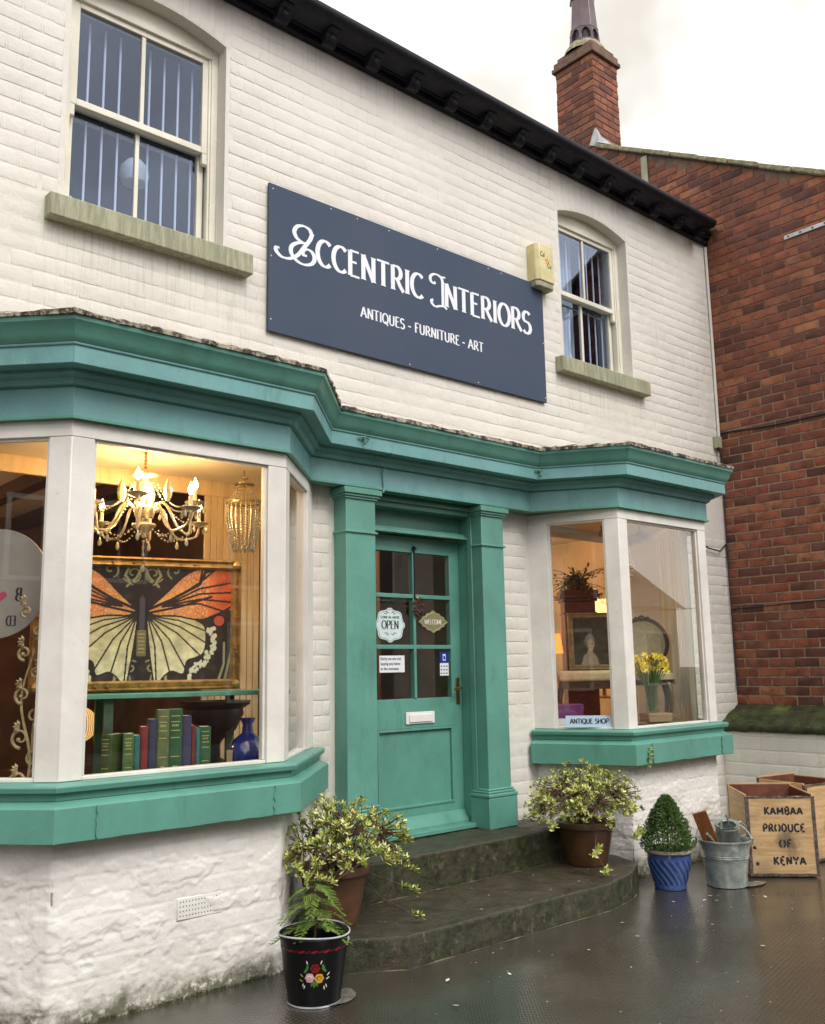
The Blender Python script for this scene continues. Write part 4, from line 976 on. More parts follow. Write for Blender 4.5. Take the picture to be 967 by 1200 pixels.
b = B(); b.prism([(8.13, .874), (8.13, .955), (8.28, 1.03), (8.486, 1.105), (8.486, .874)], YF, -.005, axis='y')
b = B(); b.add([(8.125, -1.75, .872), (8.125, -.005, .872), (8.125, -1.75, .93), (8.125, -.005, .93), (8.30, -1.75, 1.03), (8.30, -.005, 1.03), (8.486, -1.75, 1.11), (8.486, -.005, 1.11), (8.486, -1.75, .872), (8.486, -.005, .872)], [(0, 1, 3, 2), (2, 3, 5, 4), (4, 5, 7, 6), (6, 7, 9, 8), (8, 9, 1, 0), (0, 2, 4, 6, 8), (1, 9, 7, 5, 3)])
o = b.build('capping', MT['moss'], LW); lumpy(o, .016, .024, .09)
# ================================================================ LEFT WINDOW DISPLAY
rg = random.Random(21)
bulb = MT['bulb'] = emit('candle_bulb_glow', (1, .66, .28), 60)
crystal = MT['crystal'] = NT('crystal_glass'); crystal = MT['crystal'] = crystal.set(base=(.95, .86, .62), rough=.12, spec=.9, coat=.6, trans=.6)
wax = simple('ivory_candle_tube', (.80, .70, .48), .5, .03)
def point(name, loc, e, c=(1, .62, .30), r=.05, parent=None):
    l = bpy.data.lights.new(name, 'POINT'); l.energy = e; l.color = c; l.shadow_soft_size = r; o = bpy.data.objects.new(name, l); col.objects.link(o); o.location = loc
    if parent: o.parent = parent; o.location = Vector(loc)-org(parent)
    return o
def drop(b, x, y, z, s=1.):
    b.tube([(x, y, z), (x, y, z-.012*s)], .0012, 4)
    b.lathe([(.0005, -.012*s), (.005*s, -.020*s), (.0095*s, -.036*s), (.006*s, -.048*s), (.0005, -.053*s)], (x, y, z), 6)
def bead_string(b, p, q, sag, n, r):
    for i in range(n+1):
        t = i/n; b.ball((p[0]+(q[0]-p[0])*t, p[1]+(q[1]-p[1])*t, p[2]+(q[2]-p[2])*t-sag*4*t*(1-t)), r, 6)
cx, cy = 2.22, -.20
CH1 = thing('chandelier', 'lit crystal chandelier with candle bulbs hanging above the butterfly painting', 'chandelier', (cx, cy, 2.69))
b = B(); b.tube([(cx, cy, 2.69), (cx, cy, 2.60)], .004, 6)
for i in range(5): b.lathe([(.006, -.006), (.009, 0), (.006, .006)], (cx, cy, 2.68-.018*i), 8)
b.build('chain', 'brass', CH1)
b = B(); b.lathe([(.001, .190), (.012, .188), (.012, .176), (.058, .170), (.062, .160), (.020, .152), (.012, .142), (.024, .120), (.033, .085), (.027, .05), (.012, .012), (.012, 0), (.045, -.008), (.050, -.03), (.045, -.055), (.02, -.06), (.02, -.08), (.055, -.09), (.060, -.10), (.03, -.125), (.012, -.14), (.012, -.155), (.001, -.165)], (cx, cy, 2.405), 20); b.build('stem', 'crystal', CH1)
for k in range(8):
    a = R(k*45+12); ca, sa = math.cos(a), math.sin(a)
    inner = k % 2
    Rr = .235 if inner else .335; zt = 2.415 if inner else 2.345
    def P_(r, z): return (cx+ca*r, cy+sa*r, z)
    pts = [P_(.03, 2.36), P_(.07, 2.425 if inner else 2.40), P_(.11, 2.40), P_(.15, 2.31), P_(.20, 2.262), P_(.26, 2.262) if not inner else P_(.215, 2.29), P_(Rr-.015, zt-.06), P_(Rr, zt-.01)]
    sp = []
    for i in range(len(pts)-1):
        for t in (0, .33, .66):
            p0 = Vector(pts[max(i-1, 0)]); p1 = Vector(pts[i]); p2 = Vector(pts[i+1]); p3 = Vector(pts[min(i+2, len(pts)-1)])
            sp.append(.5*((2*p1)+(-p0+p2)*t+(2*p0-5*p1+4*p2-p3)*t*t+(-p0+3*p1-3*p2+p3)*t**3))
    sp.append(Vector(pts[-1]))
    b = B(); b.tube(sp, [.0066+.0016*math.sin(i*2.1) for i in range(len(sp))], 7); 
    b.lathe([(.008, -.012), (.044, .006), (.050, .014), (.047, .016), (.012, .004), (.012, .02)], P_(Rr, zt), 14)
    A_ = b.build('arm', 'crystal', CH1)
    b = B(); b.lathe([(.0095, .0), (.0095, .062), (.001, .064)], P_(Rr, zt+.015), 10); b.build('candle', wax, A_)
    if k not in (3,):
        b = B(); b.lathe([(.004, 0), (.0135, .016), (.012, .030), (.004, .052), (.0005, .062)], P_(Rr, zt+.08), 10); b.build('bulb', 'bulb', A_)
    b = B()
    for j in range(4):
        aj = a+R(90*j+20); drop(b, cx+ca*Rr+.045*math.cos(aj), cy+sa*Rr+.045*math.sin(aj), zt+.008, .95)
    drop(b, *P_(.20, 2.258), 1.1); b.build('crystal_drop', 'crystal', A_)
    b = B(); bead_string(b, P_(.06, 2.52), P_(Rr-.04, zt), .05, 16, .0055); bead_string(b, P_(.05, 2.30), P_(.20, 2.255), .035, 8, .0055); b.build('bead_string', 'crystal', CH1)
b = B()
for k in range(9): b.ball((cx, cy, 2.225-.011*k), .0065 if k % 3 else .009, 6)
drop(b, cx, cy, 2.13, 1.2); b.build('bead_string', 'crystal', CH1)
for k in range(4):
    a = R(k*90+50); b = B(); b.lathe([(.010, 0), (.021, .03), (.024, .06), (.012, .10), (.001, .125)], (cx+.11*math.cos(a), cy+.11*math.sin(a), 2.43), 8); b.build('glass_finial', 'crystal', CH1)
point('chandelier_light', (cx, cy, 2.47), 24, r=.12, parent=CH1); CH1.scale = (1.13, 1.13, 1.06)
cx2, cy2 = 2.90, -.10
CH2 = thing('chandelier', 'unlit chandelier of hanging crystal strands at the right of the big left window', 'chandelier', (cx2, cy2, 2.69))
b = B(); b.tube([(cx2, cy2, 2.69), (cx2, cy2, 2.50)], .004, 6); b.lathe([(.06, 0), (.062, .004), (.01, .012)], (cx2, cy2, 2.60), 14); b.lathe([(.105, 0), (.108, .012), (.10, .012)], (cx2, cy2, 2.485), 20); b.build('hoop', 'brass', CH2)
for k in range(22):
    a = 2*math.pi*k/22; b = B()
    bead_string(b, (cx2+.02*math.cos(a), cy2+.02*math.sin(a), 2.64), (cx2+.105*math.cos(a), cy2+.105*math.sin(a), 2.495), .02, 8, .005)
    for j in range(17): r = .105-.0035*max(0, j-6); b.ball((cx2+r*math.cos(a), cy2+r*math.sin(a), 2.48-.0155*j-.012*math.sin(k*2.1)), .0085, 6)
    b.build('crystal_strand', 'crystal', CH2)
b = B()
for k in range(14): a = 2*math.pi*k/14; drop(b, cx2+.06*math.cos(a), cy2+.06*math.sin(a), 2.25, 1.)
b.build('crystal_drop', 'crystal', CH2)

# flat art as a painted canvas: pigment stored per vertex of a fine sheet
def canvas(name, nx, ny, f, m, parent, mat):
    u, v = np.meshgrid(np.linspace(0, 1, nx), np.linspace(0, 1, ny), indexing='ij'); C = f(u.ravel(), v.ravel())
    vs = [m @ Vector((a, 0, c)) for a, c in zip(u.ravel(), v.ravel())]
    fs = [(i*ny+j, (i+1)*ny+j, (i+1)*ny+j+1, i*ny+j+1) for i in range(nx-1) for j in range(ny-1)]
    me = bpy.data.meshes.new(name); o_ = org(parent); me.from_pydata([tuple(q-o_) for q in vs], [], fs)
    at = me.color_attributes.new('paint', 'FLOAT_COLOR', 'POINT'); at.data.foreach_set('color', np.concatenate([C, np.ones((len(C), 1))], 1).astype(np.float32).ravel())
    return link(name, me, mat, parent)
def inpoly(x, y, P):
    r = np.zeros(x.shape, bool); n = len(P)
    for i in range(n):
        x1, y1 = P[i]; x2, y2 = P[(i+1) % n]
        r ^= ((y1 > y) != (y2 > y)) & (x < (x2-x1)*(y-y1)/(y2-y1+1e-9)+x1)
    return r
def dline(x, y, P):
    d = np.full(x.shape, 1e9)
    for (a, b_), (c, e) in zip(P[:-1], P[1:]):
        vx, vy = c-a, e-b_; t = np.clip(((x-a)*vx+(y-b_)*vy)/(vx*vx+vy*vy+1e-9), 0, 1); d = np.minimum(d, np.hypot(x-a-t*vx, y-b_-t*vy))
    return d
def butterfly(u, v):
    X0_, Y0_ = 50+220*u, 797-132*v; x = 161.5+np.abs(X0_-161.5)/1.13; y = 728+(Y0_-728)/1.06; n = len(x)
    rn = np.array([fbm(a*.08, b_*.08, 0, 4, 1) for a, b_ in zip(X0_, Y0_)]); rn2 = np.array([fbm(a*.5, b_*.5, 5, 2, 1) for a, b_ in zip(X0_, Y0_)])
    C = np.zeros((n, 3)); C[:] = (.028, .020, .022); C += np.clip(rn, 0, 1)[:, None]*np.array((.05, .035, .02))
    def fill(msk, c): C[msk] = c
    def curl(cx_, cy_, r0, turns, a0, c, w, sg=1):
        P = []
        for i in range(40):
            t = i/39; r = r0*(1-t*.85); a = a0+sg*turns*2*math.pi*t; P.append((cx_+r*math.cos(a), cy_+r*math.sin(a)))
        fill(dline(x, y, P) < w, c)
    lg = (.30, .30, .14)
    for a in ((172, 676, 11, 1.1, 0.5), (195, 672, 9, 1., 2), (182, 790, 12, 1.3, 1.5), (172, 778, 8, 1.2, 4), (205, 700, 6, 1, 1)): curl(*a, lg, .9)
    for P in ([(163, 668), (168, 680), (178, 690)], [(176, 668), (180, 678), (172, 688)], [(250, 797), (256, 770), (262, 745)], [(243, 797), (250, 775), (250, 752)], [(258, 797), (266, 770), (268, 750)], [(190, 797), (186, 786), (178, 780)], [(258, 735), (262, 720), (255, 712)]): fill(dline(x, y, P) < 1.3, (.36, .36, .20))
    lower = [(166, 722), (180, 720), (205, 722), (226, 731), (230, 745), (228, 762), (220, 768), (210, 772), (206, 786), (194, 783), (186, 788), (177, 798), (172, 775), (168, 745)]
    lower = spl(lower+[lower[0]], 5)
    ml = inpoly(x, y, lower); g = np.clip((y-722)/75, 0, 1)[:, None]
    cl = np.array((.62, .56, .28))*(1-g)+np.array((.80, .74, .50))*g; cl = cl*(1+.35*rn[:, None]); C[ml] = cl[ml]
    for e in ((205, 722), (228, 738), (230, 752), (224, 766), (208, 780), (192, 785), (178, 796)):
        fill(ml & (dline(x, y, [(167, 722), ((167+e[0])/2+3, (722+e[1])/2-3), e]) < .85), (.035, .03, .02))
    fill((dline(x, y, lower+[lower[0]]) < .9), (.03, .022, .02))
    chain = spl([(230, 733), (236, 744), (235, 758), (228, 769), (218, 776), (212, 789)], 8)
    for k in range(52):
        q = random.Random(k); px_, py_ = chain[q.randrange(len(chain))]; px_ += q.uniform(-1, 6); py_ += q.uniform(-3, 5); r = 1.+1.5*q.random()
        fill(((x-px_)/r)**2+((y-py_)/(r*1.25))**2 < 1, (.78, .74, .52))
    sm_ = lambda P: spl(P+[P[0]], 5)
    up = [(166, 716), (185, 698), (204, 678), (222, 668), (231, 672), (240, 668), (262, 672), (266, 682), (264, 694), (262, 706), (252, 714), (238, 721), (222, 726), (196, 722), (176, 722)]
    up = sm_(up)
    mu = inpoly(x, y, up); tt = np.clip((x-185)/70, 0, 1)[:, None]
    cu_ = np.array((.80, .33, .10))*(1-tt)+np.array((.70, .12, .045))*tt; cu_ = cu_*(1+.35*rn[:, None]); C[mu] = cu_[mu]
    fill(mu & (x < 232) & (rn2 > .22), (.80, .55, .25))
    cut = inpoly(x, y, [(166, 716), (186, 700), (206, 690), (230, 684), (236, 690), (214, 702), (190, 712), (172, 718)])
    for e in ((264, 682), (265, 694), (262, 706), (240, 668), (225, 668), (248, 716)):
        fill(mu & (dline(x, y, [(182, 712), (222, (e[1]+700)/2), e]) < 1.05), (.03, .02, .02))
    fill(dline(x, y, [(166, 716), (192, 704), (222, 686), (228, 672)]) < 1.6, (.03, .02, .022)); fill(dline(x, y, [(168, 719), (200, 712), (235, 700)]) < 1.3, (.03, .02, .022))
    fill(dline(x, y, up+[up[0]]) < 1., (.03, .02, .02))
    fill(np.hypot(x-244, y-727) < 6, (.55, .10, .05)); fill(np.abs(np.hypot(x-244, y-727)-6.5) < .8, (.02, .015, .015))
    fill((x < 167) & (y > 700) & (y < 738), (.085, .075, .10)); fill((x < 166.5-(np.abs(y-752)/40)) & (y >= 738) & (y < 766), (.20, .17, .075)); fill((x < 165) & (y > 738) & (y < 764) & (np.abs((y % 4)-2) < .7), (.42, .36, .16))
    fill((x > 164.5) & (x < 167.5) & (y > 700) & (y < 738), (.02, .015, .02)); fill(dline(x, y, [(163, 702), (168, 692), (174, 684)]) < .8, (.02, .02, .02))
    return np.clip(C, 0, 1)
pA = Vector((1.724, .023, 1.405)); pB = Vector((2.795, -.241, 1.405)); pdir = (pB-pA).normalized(); pth = math.atan2(pdir.y, pdir.x)
PT = thing('painting', 'large butterfly painting with orange and cream wings in a gilt frame', 'painting', tuple(pA))
def fr_m(o, th): return Matrix.Translation(o) @ Matrix.Rotation(th, 4, 'Z')
MP = fr_m(pA, pth)
Wp, Hp, fw_ = 1.103, .715, .056
def picture_frame(b, W, H, fw, m, d=.04):
    for (poly) in ([(0, 0), (W, 0), (W-fw, fw), (fw, fw)], [(W, 0), (W, H), (W-fw, H-fw), (W-fw, fw)], [(W, H), (0, H), (fw, H-fw), (W-fw, H-fw)], [(0, H), (0, 0), (fw, fw), (fw, H-fw)]):
        (a, c, e, g_) = poly; q = lambda p, y: (p[0], y, p[1])
        def lerp(p, r, t): return (p[0]+(r[0]-p[0])*t, p[1]+(r[1]-p[1])*t)
        rings = []
        for t, y in ((0, .0), (0, -d*.6), (.18, -d), (.34, -d*.55), (.6, -d*.75), (.8, -d*.9), (1, -d*.3), (1, 0)):
            rings.append((lerp(a, g_, t), lerp(c, e, t), y))
        vs = []; 
        for (p, r, y) in rings: vs += [q(p, y), q(r, y)]
        b.add(vs, [(2*i, 2*i+1, 2*i+3, 2*i+2) for i in range(len(rings)-1)], m)
b = B(); picture_frame(b, Wp, Hp, fw_, MP); b.build('frame', 'gold', PT, ang=25)
b = B()
for i in range(26):
    for (u_, w_) in ((rg.uniform(.03, Wp-.03), rg.choice((.03, Hp-.03))),) if i % 2 else ((rg.choice((.03, Wp-.03)), rg.uniform(.03, Hp-.03)),): b.ball(tuple(MP @ Vector((u_, -.036, w_))), rg.uniform(.006, .012), 6, sq=.7)
for c_ in ((.03, .03), (Wp-.03, .03), (.03, Hp-.03), (Wp-.03, Hp-.03)): b.ball(tuple(MP @ Vector((c_[0], -.034, c_[1]))), .026, 8)
b.build('frame_ornament', 'gold', PT)
b = B(); b.box(.01, Wp-.01, .002, .012, .01, Hp-.01, MP); b.build('backing', 'darkwood', PT)
mc = MP @ Matrix.Translation((fw_-.004, -.010, fw_-.004)) @ Matrix.Diagonal((Wp-2*fw_+.008, 1, Hp-2*fw_+.008, 1))
canvas('canvas', 380, 235, butterfly, mc, PT, attr_mat('oil_paint', .38))

tg = simple('verdigris_table_paint', (.10, .30, .22), .35, .2, 10)
TB = thing('display_table', 'narrow green painted table carrying the butterfly painting', 'table', (2.35, -.1, .962))
mT = fr_m(Vector((1.80, -.12, 0)), pth)
b = B(); b.box(0, 1.22, -.10, .26, 1.374, 1.398, mT); b.build('tabletop', tg, TB, bev=.003)
legm = simple('old_green_leg_paint', (.045, .085, .05), .5, .3, 12)
for (u_, v_) in ((.24, -.07), (.95, .20), (.24, .20), (.95, -.07) if False else (1.15, .22)):
    b = B(); b.box(u_, u_+.045, v_, v_+.03, .963, 1.3735, mT); b.build('leg', legm, TB)
# books: each one a block of pages between boards
def book(x, y, w, h, d, c, label, rz=0, gilt=True, lie=False, z=.9625):
    o = thing('book', label, 'book', (x, y, z), rz, 'books')
    cm = simple('book_cloth', c, .55, .2, 30, .3, 200); t = .003
    rot = Matrix.Rotation(R(90), 4, 'Y') @ Matrix.Identity(4) if lie else Matrix.Identity(4)
    def bx_(b, *a): b.box(*a)
    b = B()
    if lie:
        b.box(-h/2, h/2, -d/2, d/2, 0, t); b.box(-h/2, h/2, -d/2, d/2, w-t, w); b.box(-h/2, h/2, -d/2, -d/2+.004, t, w-t)
    else:
        b.box(-w/2, -w/2+t, 0, d, 0, h); b.box(w/2-t, w/2, 0, d, 0, h)
        b.prism([(-w/2+t, .004), (-w/2+t*.6, -.002), (-w/4, -.006), (w/4, -.006), (w/2-t*.6, -.002), (w/2-t, .004)], 0, h)
    b.build('cover', cm, o, world=False, bev=.001)
    b = B()
    if lie: b.box(-h/2+.003, h/2-.003, -d/2+.0045, d/2-.003, t, w-t)
    else: b.box(-w/2+t, w/2-t, .005, d-.004, .003, h-.004)
    b.build('pages', MT['cream'], o, world=False, smooth=False)
    if gilt and w > .022:
        b = B(); r_ = random.Random(label)
        if lie:
            for i in range(8): u_ = -h*.4+i*h*.1; b.box(u_, u_+h*.06, -d/2-.0006, -d/2, w*.35, w*.62)
        else:
            for zz in (.90, .82, .70, .60, .34, .08, .05):
                b.box(-w*.32, w*.32, -.0072, -.0062, h*zz, h*zz+.0035)
            for i in range(4): b.box(-w*.25+i*w*.13, -w*.25+i*w*.13+w*.07, -.0072, -.0062, h*.76, h*.79)
            b.box(-w*.18, w*.18, -.0072, -.0062, h*.14, h*.22)
        b.build('gilt_tooling', simple('gilt_tooling_foil', (.50, .42, .20), .4, .1), o, world=False, smooth=False)
    return o
def on_row(px_): # x along the display row y=-.42 (measured)
    return 1.90+(px_-112)*(.60/122)
th = -.12
book(1.965, -.40, .055, .245, .17, (.055, .085, .018), 'thick moss green book at the left end of the row', R(-52))
for (p0, p1, h_, c_, lb_t, gl) in ((140, 150, .245, (.07, .14, .035), 'pale green gilt-tooled book beside the thick moss green one', 1), (150.5, 156.5, .235, (.03, .13, .13), 'slim teal book left of the red one', 0), (157.5, 164.5, .275, (.20, .02, .02), 'slim red book left of the tall navy one', 0), (165.5, 173.5, .31, (.025, .035, .07), 'navy book left of the two tallest green ones', 0), (174.5, 186, .355, (.11, .14, .05), 'tallest olive green book, left of its dark green twin', 1), (186.8, 200, .355, (.018, .085, .03), 'tallest dark green book with gilt spine', 1), (201, 210, .32, (.045, .04, .10), 'violet blue book right of the tallest dark green one', 0), (210.5, 215, .27, (.15, .015, .02), 'thin crimson book right of the violet blue one', 0), (215.5, 220, .255, (.03, .15, .14), 'thin teal book near the right end of the row', 0), (220.5, 231.5, .26, (.02, .09, .03), 'dark green gilt book at the right end of the row', 1)):
    x_ = on_row((p0+p1)/2); book(x_, -.42-(x_-1.9)*.10, (p1-p0)*.60/122*1.05, h_, .16, c_, lb_t, R(-22), gl)
GLB = thing('globe_lamp', 'ribbed gold globe lamp glowing behind the table leg', 'lamp', (2.08, .22, .962))
b = B(); b.lathe([(.05, 0), (.052, .012), (.014, .02), (.012, .17), (.03, .18)], (2.08, .22, .962), 16); b.build('base', 'brass', GLB)
b = B(); b.lathe([(max(.002, .095*math.sin(math.pi*i/14)), -.095*math.cos(math.pi*i/14)) for i in range(15)], (2.08, .22, 1.23), 28)
lg_ = NT('glowing_gold_shade'); cc_ = lg_.mix(lg_.ramp(lg_.math('SINE', lg_.math('MULTIPLY', lg_.sep(lg_.g.outputs['Position'], 0), 500)), -.2, .6), (.25, .10, .02), (1, .62, .24))
b.build('lamp_shade', lg_.set(base=(.5, .3, .1), emi=cc_, emis=.9), GLB)
# dark urn and blue vase
URN = thing('urn', 'black metal garden urn in shadow behind the blue vase', 'urn', (2.80, -.02, .962))
b = B(); b.lathe([(.001, 0), (.09, 0), (.09, .03), (.035, .06), (.03, .13), (.05, .16), (.12, .21), (.165, .30), (.16, .33), (.20, .355), (.205, .375), (.15, .375), (.12, .25), (.001, .22)], (2.76, -.04, .962), 28); b.build('bowl', simple('black_cast_iron', (.012, .010, .012), .4, .3, 20), URN)
VS = thing('blue_vase', 'glossy cobalt blue glass vase at the right end of the left window', 'vase', (2.80, -.33, .962))
bl = NT('cobalt_glass'); bl = bl.set(base=(.008, .03, .26), rough=.06, coat=1., spec=.8)
b = B(); b.lathe([(.001, 0), (.05, 0), (.085, .03), (.105, .08), (.10, .13), (.07, .175), (.032, .205), (.026, .25), (.045, .285), (.040, .285), (.02, .25), (.001, .24)], (2.80, -.33, .962), 32); b.build('vase_body', bl, VS)
b = B(); b.box(2.655, 2.69, -.36, -.357, 1.02, 1.085); b.tube([(2.672, -.357, 1.085), (2.70, -.35, 1.16)], .001, 4); tag(b.build('price_tag', simple('buff_card', (.42, .33, .18), .7, .05)), 'small buff price tag hanging by the blue vase', 'tag')
# carved scroll panel inside the canted pane
SC = thing('scroll_carving', 'tall pale gilt carving of curling vine leaves in the leftmost pane', 'carving', (1.57, -.48, .962))
sc_m = simple('worn_pale_gilding', (.36, .27, .14), .5, .35, 30, .5, 90, .003)
u0 = Vector((.68, -.733, 0)).normalized(); o0 = Vector((1.575, -.48, 0)); nn = Vector((-.733, -.68, 0))
def SP(u_, z_, o_=0): return o0+u0*u_+nn*o_+Vector((0, 0, z_))
b = B(); pts = [SP(.030+.018*math.sin(z*9), z) for z in np.linspace(.97, 1.86, 40)]; b.tube(pts, [.012-.006*i/40 for i in range(40)], 8); b.build('stem', sc_m, SC)
b = B(); pts = [SP(-.02+.028*math.sin(z*11+2), z, .012) for z in np.linspace(.98, 1.62, 34)]; b.tube(pts, [.009-.005*i/34 for i in range(34)], 8); b.build('stem', sc_m, SC)
for k in range(9):
    zc_ = 1.00+.095*k; s_ = -1 if k % 2 else 1; r0 = .052-.003*k; b = B(); pts = []; 
    for i in range(22):
        t = i/21; a = (-90+s_*0)+360*1.15*t; r = r0*(1-.72*t); pts.append(SP(-.012*1-s_*.030+s_*0+(-s_)*r*math.cos(R(a)), zc_+.03+r*math.sin(R(a)), .014))
    b.tube(pts, [.0085*(1-.5*i/21) for i in range(22)], 6); b.ball(pts[-1], .010, 8); b.build('tendril', sc_m, SC)
    b = B()
    for q_ in range(5):
        a = R(-70+35*q_+(180 if s_ > 0 else 0)); c_ = SP(-.035*s_-.01, zc_+.08, .02); L_ = .034
        d_ = u0*math.cos(a)+Vector((0, 0, 1))*math.sin(a); sd_ = u0*-math.sin(a)+Vector((0, 0, 1))*math.cos(a)
        b.add([c_, c_+d_*L_*.5+sd_*.010+nn*.003, c_+d_*L_+nn*.004, c_+d_*L_*.5-sd_*.010+nn*.003, c_+d_*L_*.5+nn*.012], [(0, 4, 1), (1, 4, 2), (2, 4, 3), (3, 4, 0), (0, 1, 2, 3)])
    b.build('carved_leaf', sc_m, SC)
DSC = thing('round_sign', 'round grey disc for the mirrored sign with heart and reversed letters in the leftmost pane', 'sign', (1.40, -.28, 1.95))  # solid disc built for the mirrored sign in the glass
du = Vector((.68, -.733, 0)).normalized(); dn = Vector((-.733, -.68, 0)); dc = Vector((1.455, -.27, 1.93))
mD = Matrix((du, -dn, (0, 0, 1))).transposed().to_4x4(); mD.translation = dc
b = B(); n_ = 40; vs = [(.26*math.cos(2*math.pi*i/n_), y, .26*math.sin(2*math.pi*i/n_)) for y in (-.006, .006) for i in range(n_)]; b.add(vs, [tuple(range(n_)), tuple(range(n_, 2*n_))]+[(i, (i+1) % n_, n_+(i+1) % n_, n_+i) for i in range(n_)], mD); b.build('disc', simple('grey_sign_board', (.30, .27, .24), .5, .1), DSC, ang=30)
hp = [(.028*1.1*(math.sin(t)**3), .028*(.8125*math.cos(t)-.3125*math.cos(2*t)-.125*math.cos(3*t)-.0625*math.cos(4*t))) for t in np.linspace(0, 2*math.pi, 24, endpoint=False)]
b = B(); b.prism([(x-.005+.03, z-.06) for x, z in hp], -.0085, -.0062, m=mD, axis='y'); b.build('heart', simple('pink_print', (.45, .05, .12), .5), DSC, smooth=False)
for (t_, x_, z_, h_) in (('B', .10, -.085, .06), ('ED', .06, -.20, .045)):
    for bb in text_mesh(t_, h_, None, mirror=True): bb.v = [tuple(mD @ Vector((x+x_, y-.0062, z+z_))) for x, y, z in bb.v]; bb.build('letter', 'ink', DSC, smooth=False, fix=False)

# ---------------------------------------------------------------- foliage helpers
def leaf(b, p, d, up, L, W, fold=.25):
    d = d.normalized(); s = d.cross(up); s = s.normalized() if s.length > 1e-4 else d.orthogonal().normalized(); n = s.cross(d)
    b.add([p, p+d*L*.35+s*W*.5, p+d*L*.75+s*W*.42, p+d*L, p+d*L*.75-s*W*.42, p+d*L*.35-s*W*.5, p+d*L*.55-n*W*fold], [(0, 6, 1), (1, 6, 2), (2, 6, 3), (3, 6, 4), (4, 6, 5), (5, 6, 0)])
def rosette(b, p, d, L, W, n, rg, spread=.9):
    d = d.normalized(); o1 = d.orthogonal().normalized(); o2 = d.cross(o1)
    a0 = rg.random()*6.28
    for i in range(n):
        a = a0+i*2.399; t = .35+.65*i/n; k = spread*(1-.55*i/n)
        dd = d*(1-k*.55)+(o1*math.cos(a)+o2*math.sin(a))*k
        leaf(b, p-d*L*.35*(1-i/n), dd, d, L*rg.uniform(.75, 1.15)*(1.05-.3*i/n), W*rg.uniform(.8, 1.15))
# ---------------------------------------------------------------- RIGHT WINDOW DISPLAY
cush = simple('cream_upholstery', (.46, .42, .26), .8, .12, 30, .4, 120)
def cabriole(b, p, out, h, m=None):
    pts = []; rr = []
    for i in range(12):
        t = i/11; o_ = .035*math.sin(t*math.pi*1.0)*(1-t)*2.2+.045*max(0, t-.72)*2.2; z = h*(1-t)
        pts.append((p[0]+out[0]*o_, p[1]+out[1]*o_, p[2]+z)); rr.append(.026-.014*t if t < .8 else .0148+.02*(t-.8)*3)
    b.tube(pts, rr, 8)
CHR = thing('balloon_back_chair', 'balloon-back chair with cream upholstery and dark carved frame behind the daffodils', 'chair', (6.80, -.14, .962), R(-54))
b = B(); b.lathe([(.001, .50), (.12, .498), (.20, .485), (.235, .455), (.238, .41), (.001, .40)], (0, 0, 0), 28); b.build('seat', cush, CHR, world=False)
b = B(); b.lathe([(.215, .37), (.243, .37), (.246, .405), (.236, .415), (.215, .40)], (0, 0, 0), 28); b.build('seat_frame', 'darkwood', CHR, world=False)
for (x_, y_) in ((-.17, -.15), (.17, -.15), (-.15, .17), (.15, .17)):
    b = B(); cabriole(b, (x_, y_, 0), (x_*3.6, y_*3.6), .385); b.build('leg', 'darkwood', CHR, world=False)
b = B(); pts = [(.205*math.cos(t), .235+.04*math.sin(t), .72+.215*math.sin(t)) for t in np.linspace(0, 2*math.pi, 36, endpoint=False)]; b.tube(pts, .017, 8, closed=True); b.ball((0, .27, .94), .03, 8); b.ball((-.05, .27, .935), .02, 8); b.ball((.05, .27, .935), .02, 8)
for s_ in (-1, 1): b.tube([(s_*.13, .225, .56), (s_*.15, .21, .48), (s_*.16, .19, .40)], .016, 8)
b.build('back_frame', 'darkwood', CHR, world=False)
b = B(); vs = [(.19*math.cos(t)*k, .235+.04*math.sin(t)*k-.03*(1-k), .72+.20*math.sin(t)*k) for k in (1, .75, .4, .01) for t in np.linspace(0, 2*math.pi, 28, endpoint=False)]; b.add(vs, [(r*28+i, r*28+(i+1) % 28, (r+1)*28+(i+1) % 28, (r+1)*28+i) for r in range(3) for i in range(28)]); b.build('backrest', cush, CHR, world=False)
STL = thing('footstool', 'cream upholstered long stool holding the portrait', 'stool', (6.45, .14, .962), R(-50))
b = B(); b.box(-.30, .34, -.15, .15, .40, .495); b.build('seat', cush, STL, world=False, bev=.03, seg=4)
b = B(); b.box(-.29, .33, -.145, .145, .345, .3995); b.build('seat_frame', 'darkwood', STL, world=False)
for (x_, y_) in ((-.27, -.12), (.31, -.12), (-.27, .12), (.31, .12)):
    b = B(); cabriole(b, (x_, y_, 0), (x_*1.2, y_*1.5), .345); b.build('leg', 'darkwood', STL, world=False)
def portrait(u, v):
    x, y = u, v; n = len(u); rn = np.array([fbm(a*5, b_*6, 3, 4, 1) for a, b_ in zip(u, v)])
    C = np.zeros((n, 3)); C[:] = (.050, .046, .022); C *= (1+.6*rn[:, None])
    def el(cx_, cy_, rx, ry): return ((x-cx_)/rx)**2+((y-cy_)/ry)**2 < 1
    C[el(.40, .10, .30, .22)] = (.05, .05, .06); C[inpoly(x, y, [(.18, 0), (.26, .20), (.38, .27), (.52, .26), (.62, .16), (.66, 0)])] = (.34, .30, .22)
    C[inpoly(x, y, [(.36, .22), (.50, .22), (.50, .34), (.38, .34)])] = (.42, .30, .20)
    C[el(.44, .48, .14, .155)] = (.16, .14, .11); C[el(.44, .55, .12, .11)] = (.24, .22, .18); C[el(.46, .43, .088, .125)] = (.50, .36, .25)
    C[el(.43, .45, .014, .010)] = (.08, .05, .03); C[el(.50, .45, .014, .010)] = (.08, .05, .03); C[el(.47, .37, .026, .008)] = (.32, .10, .08); C[el(.475, .41, .010, .022)] = (.40, .27, .18)
    return np.clip(C*(1+.2*rn[:, None]), 0, 1)
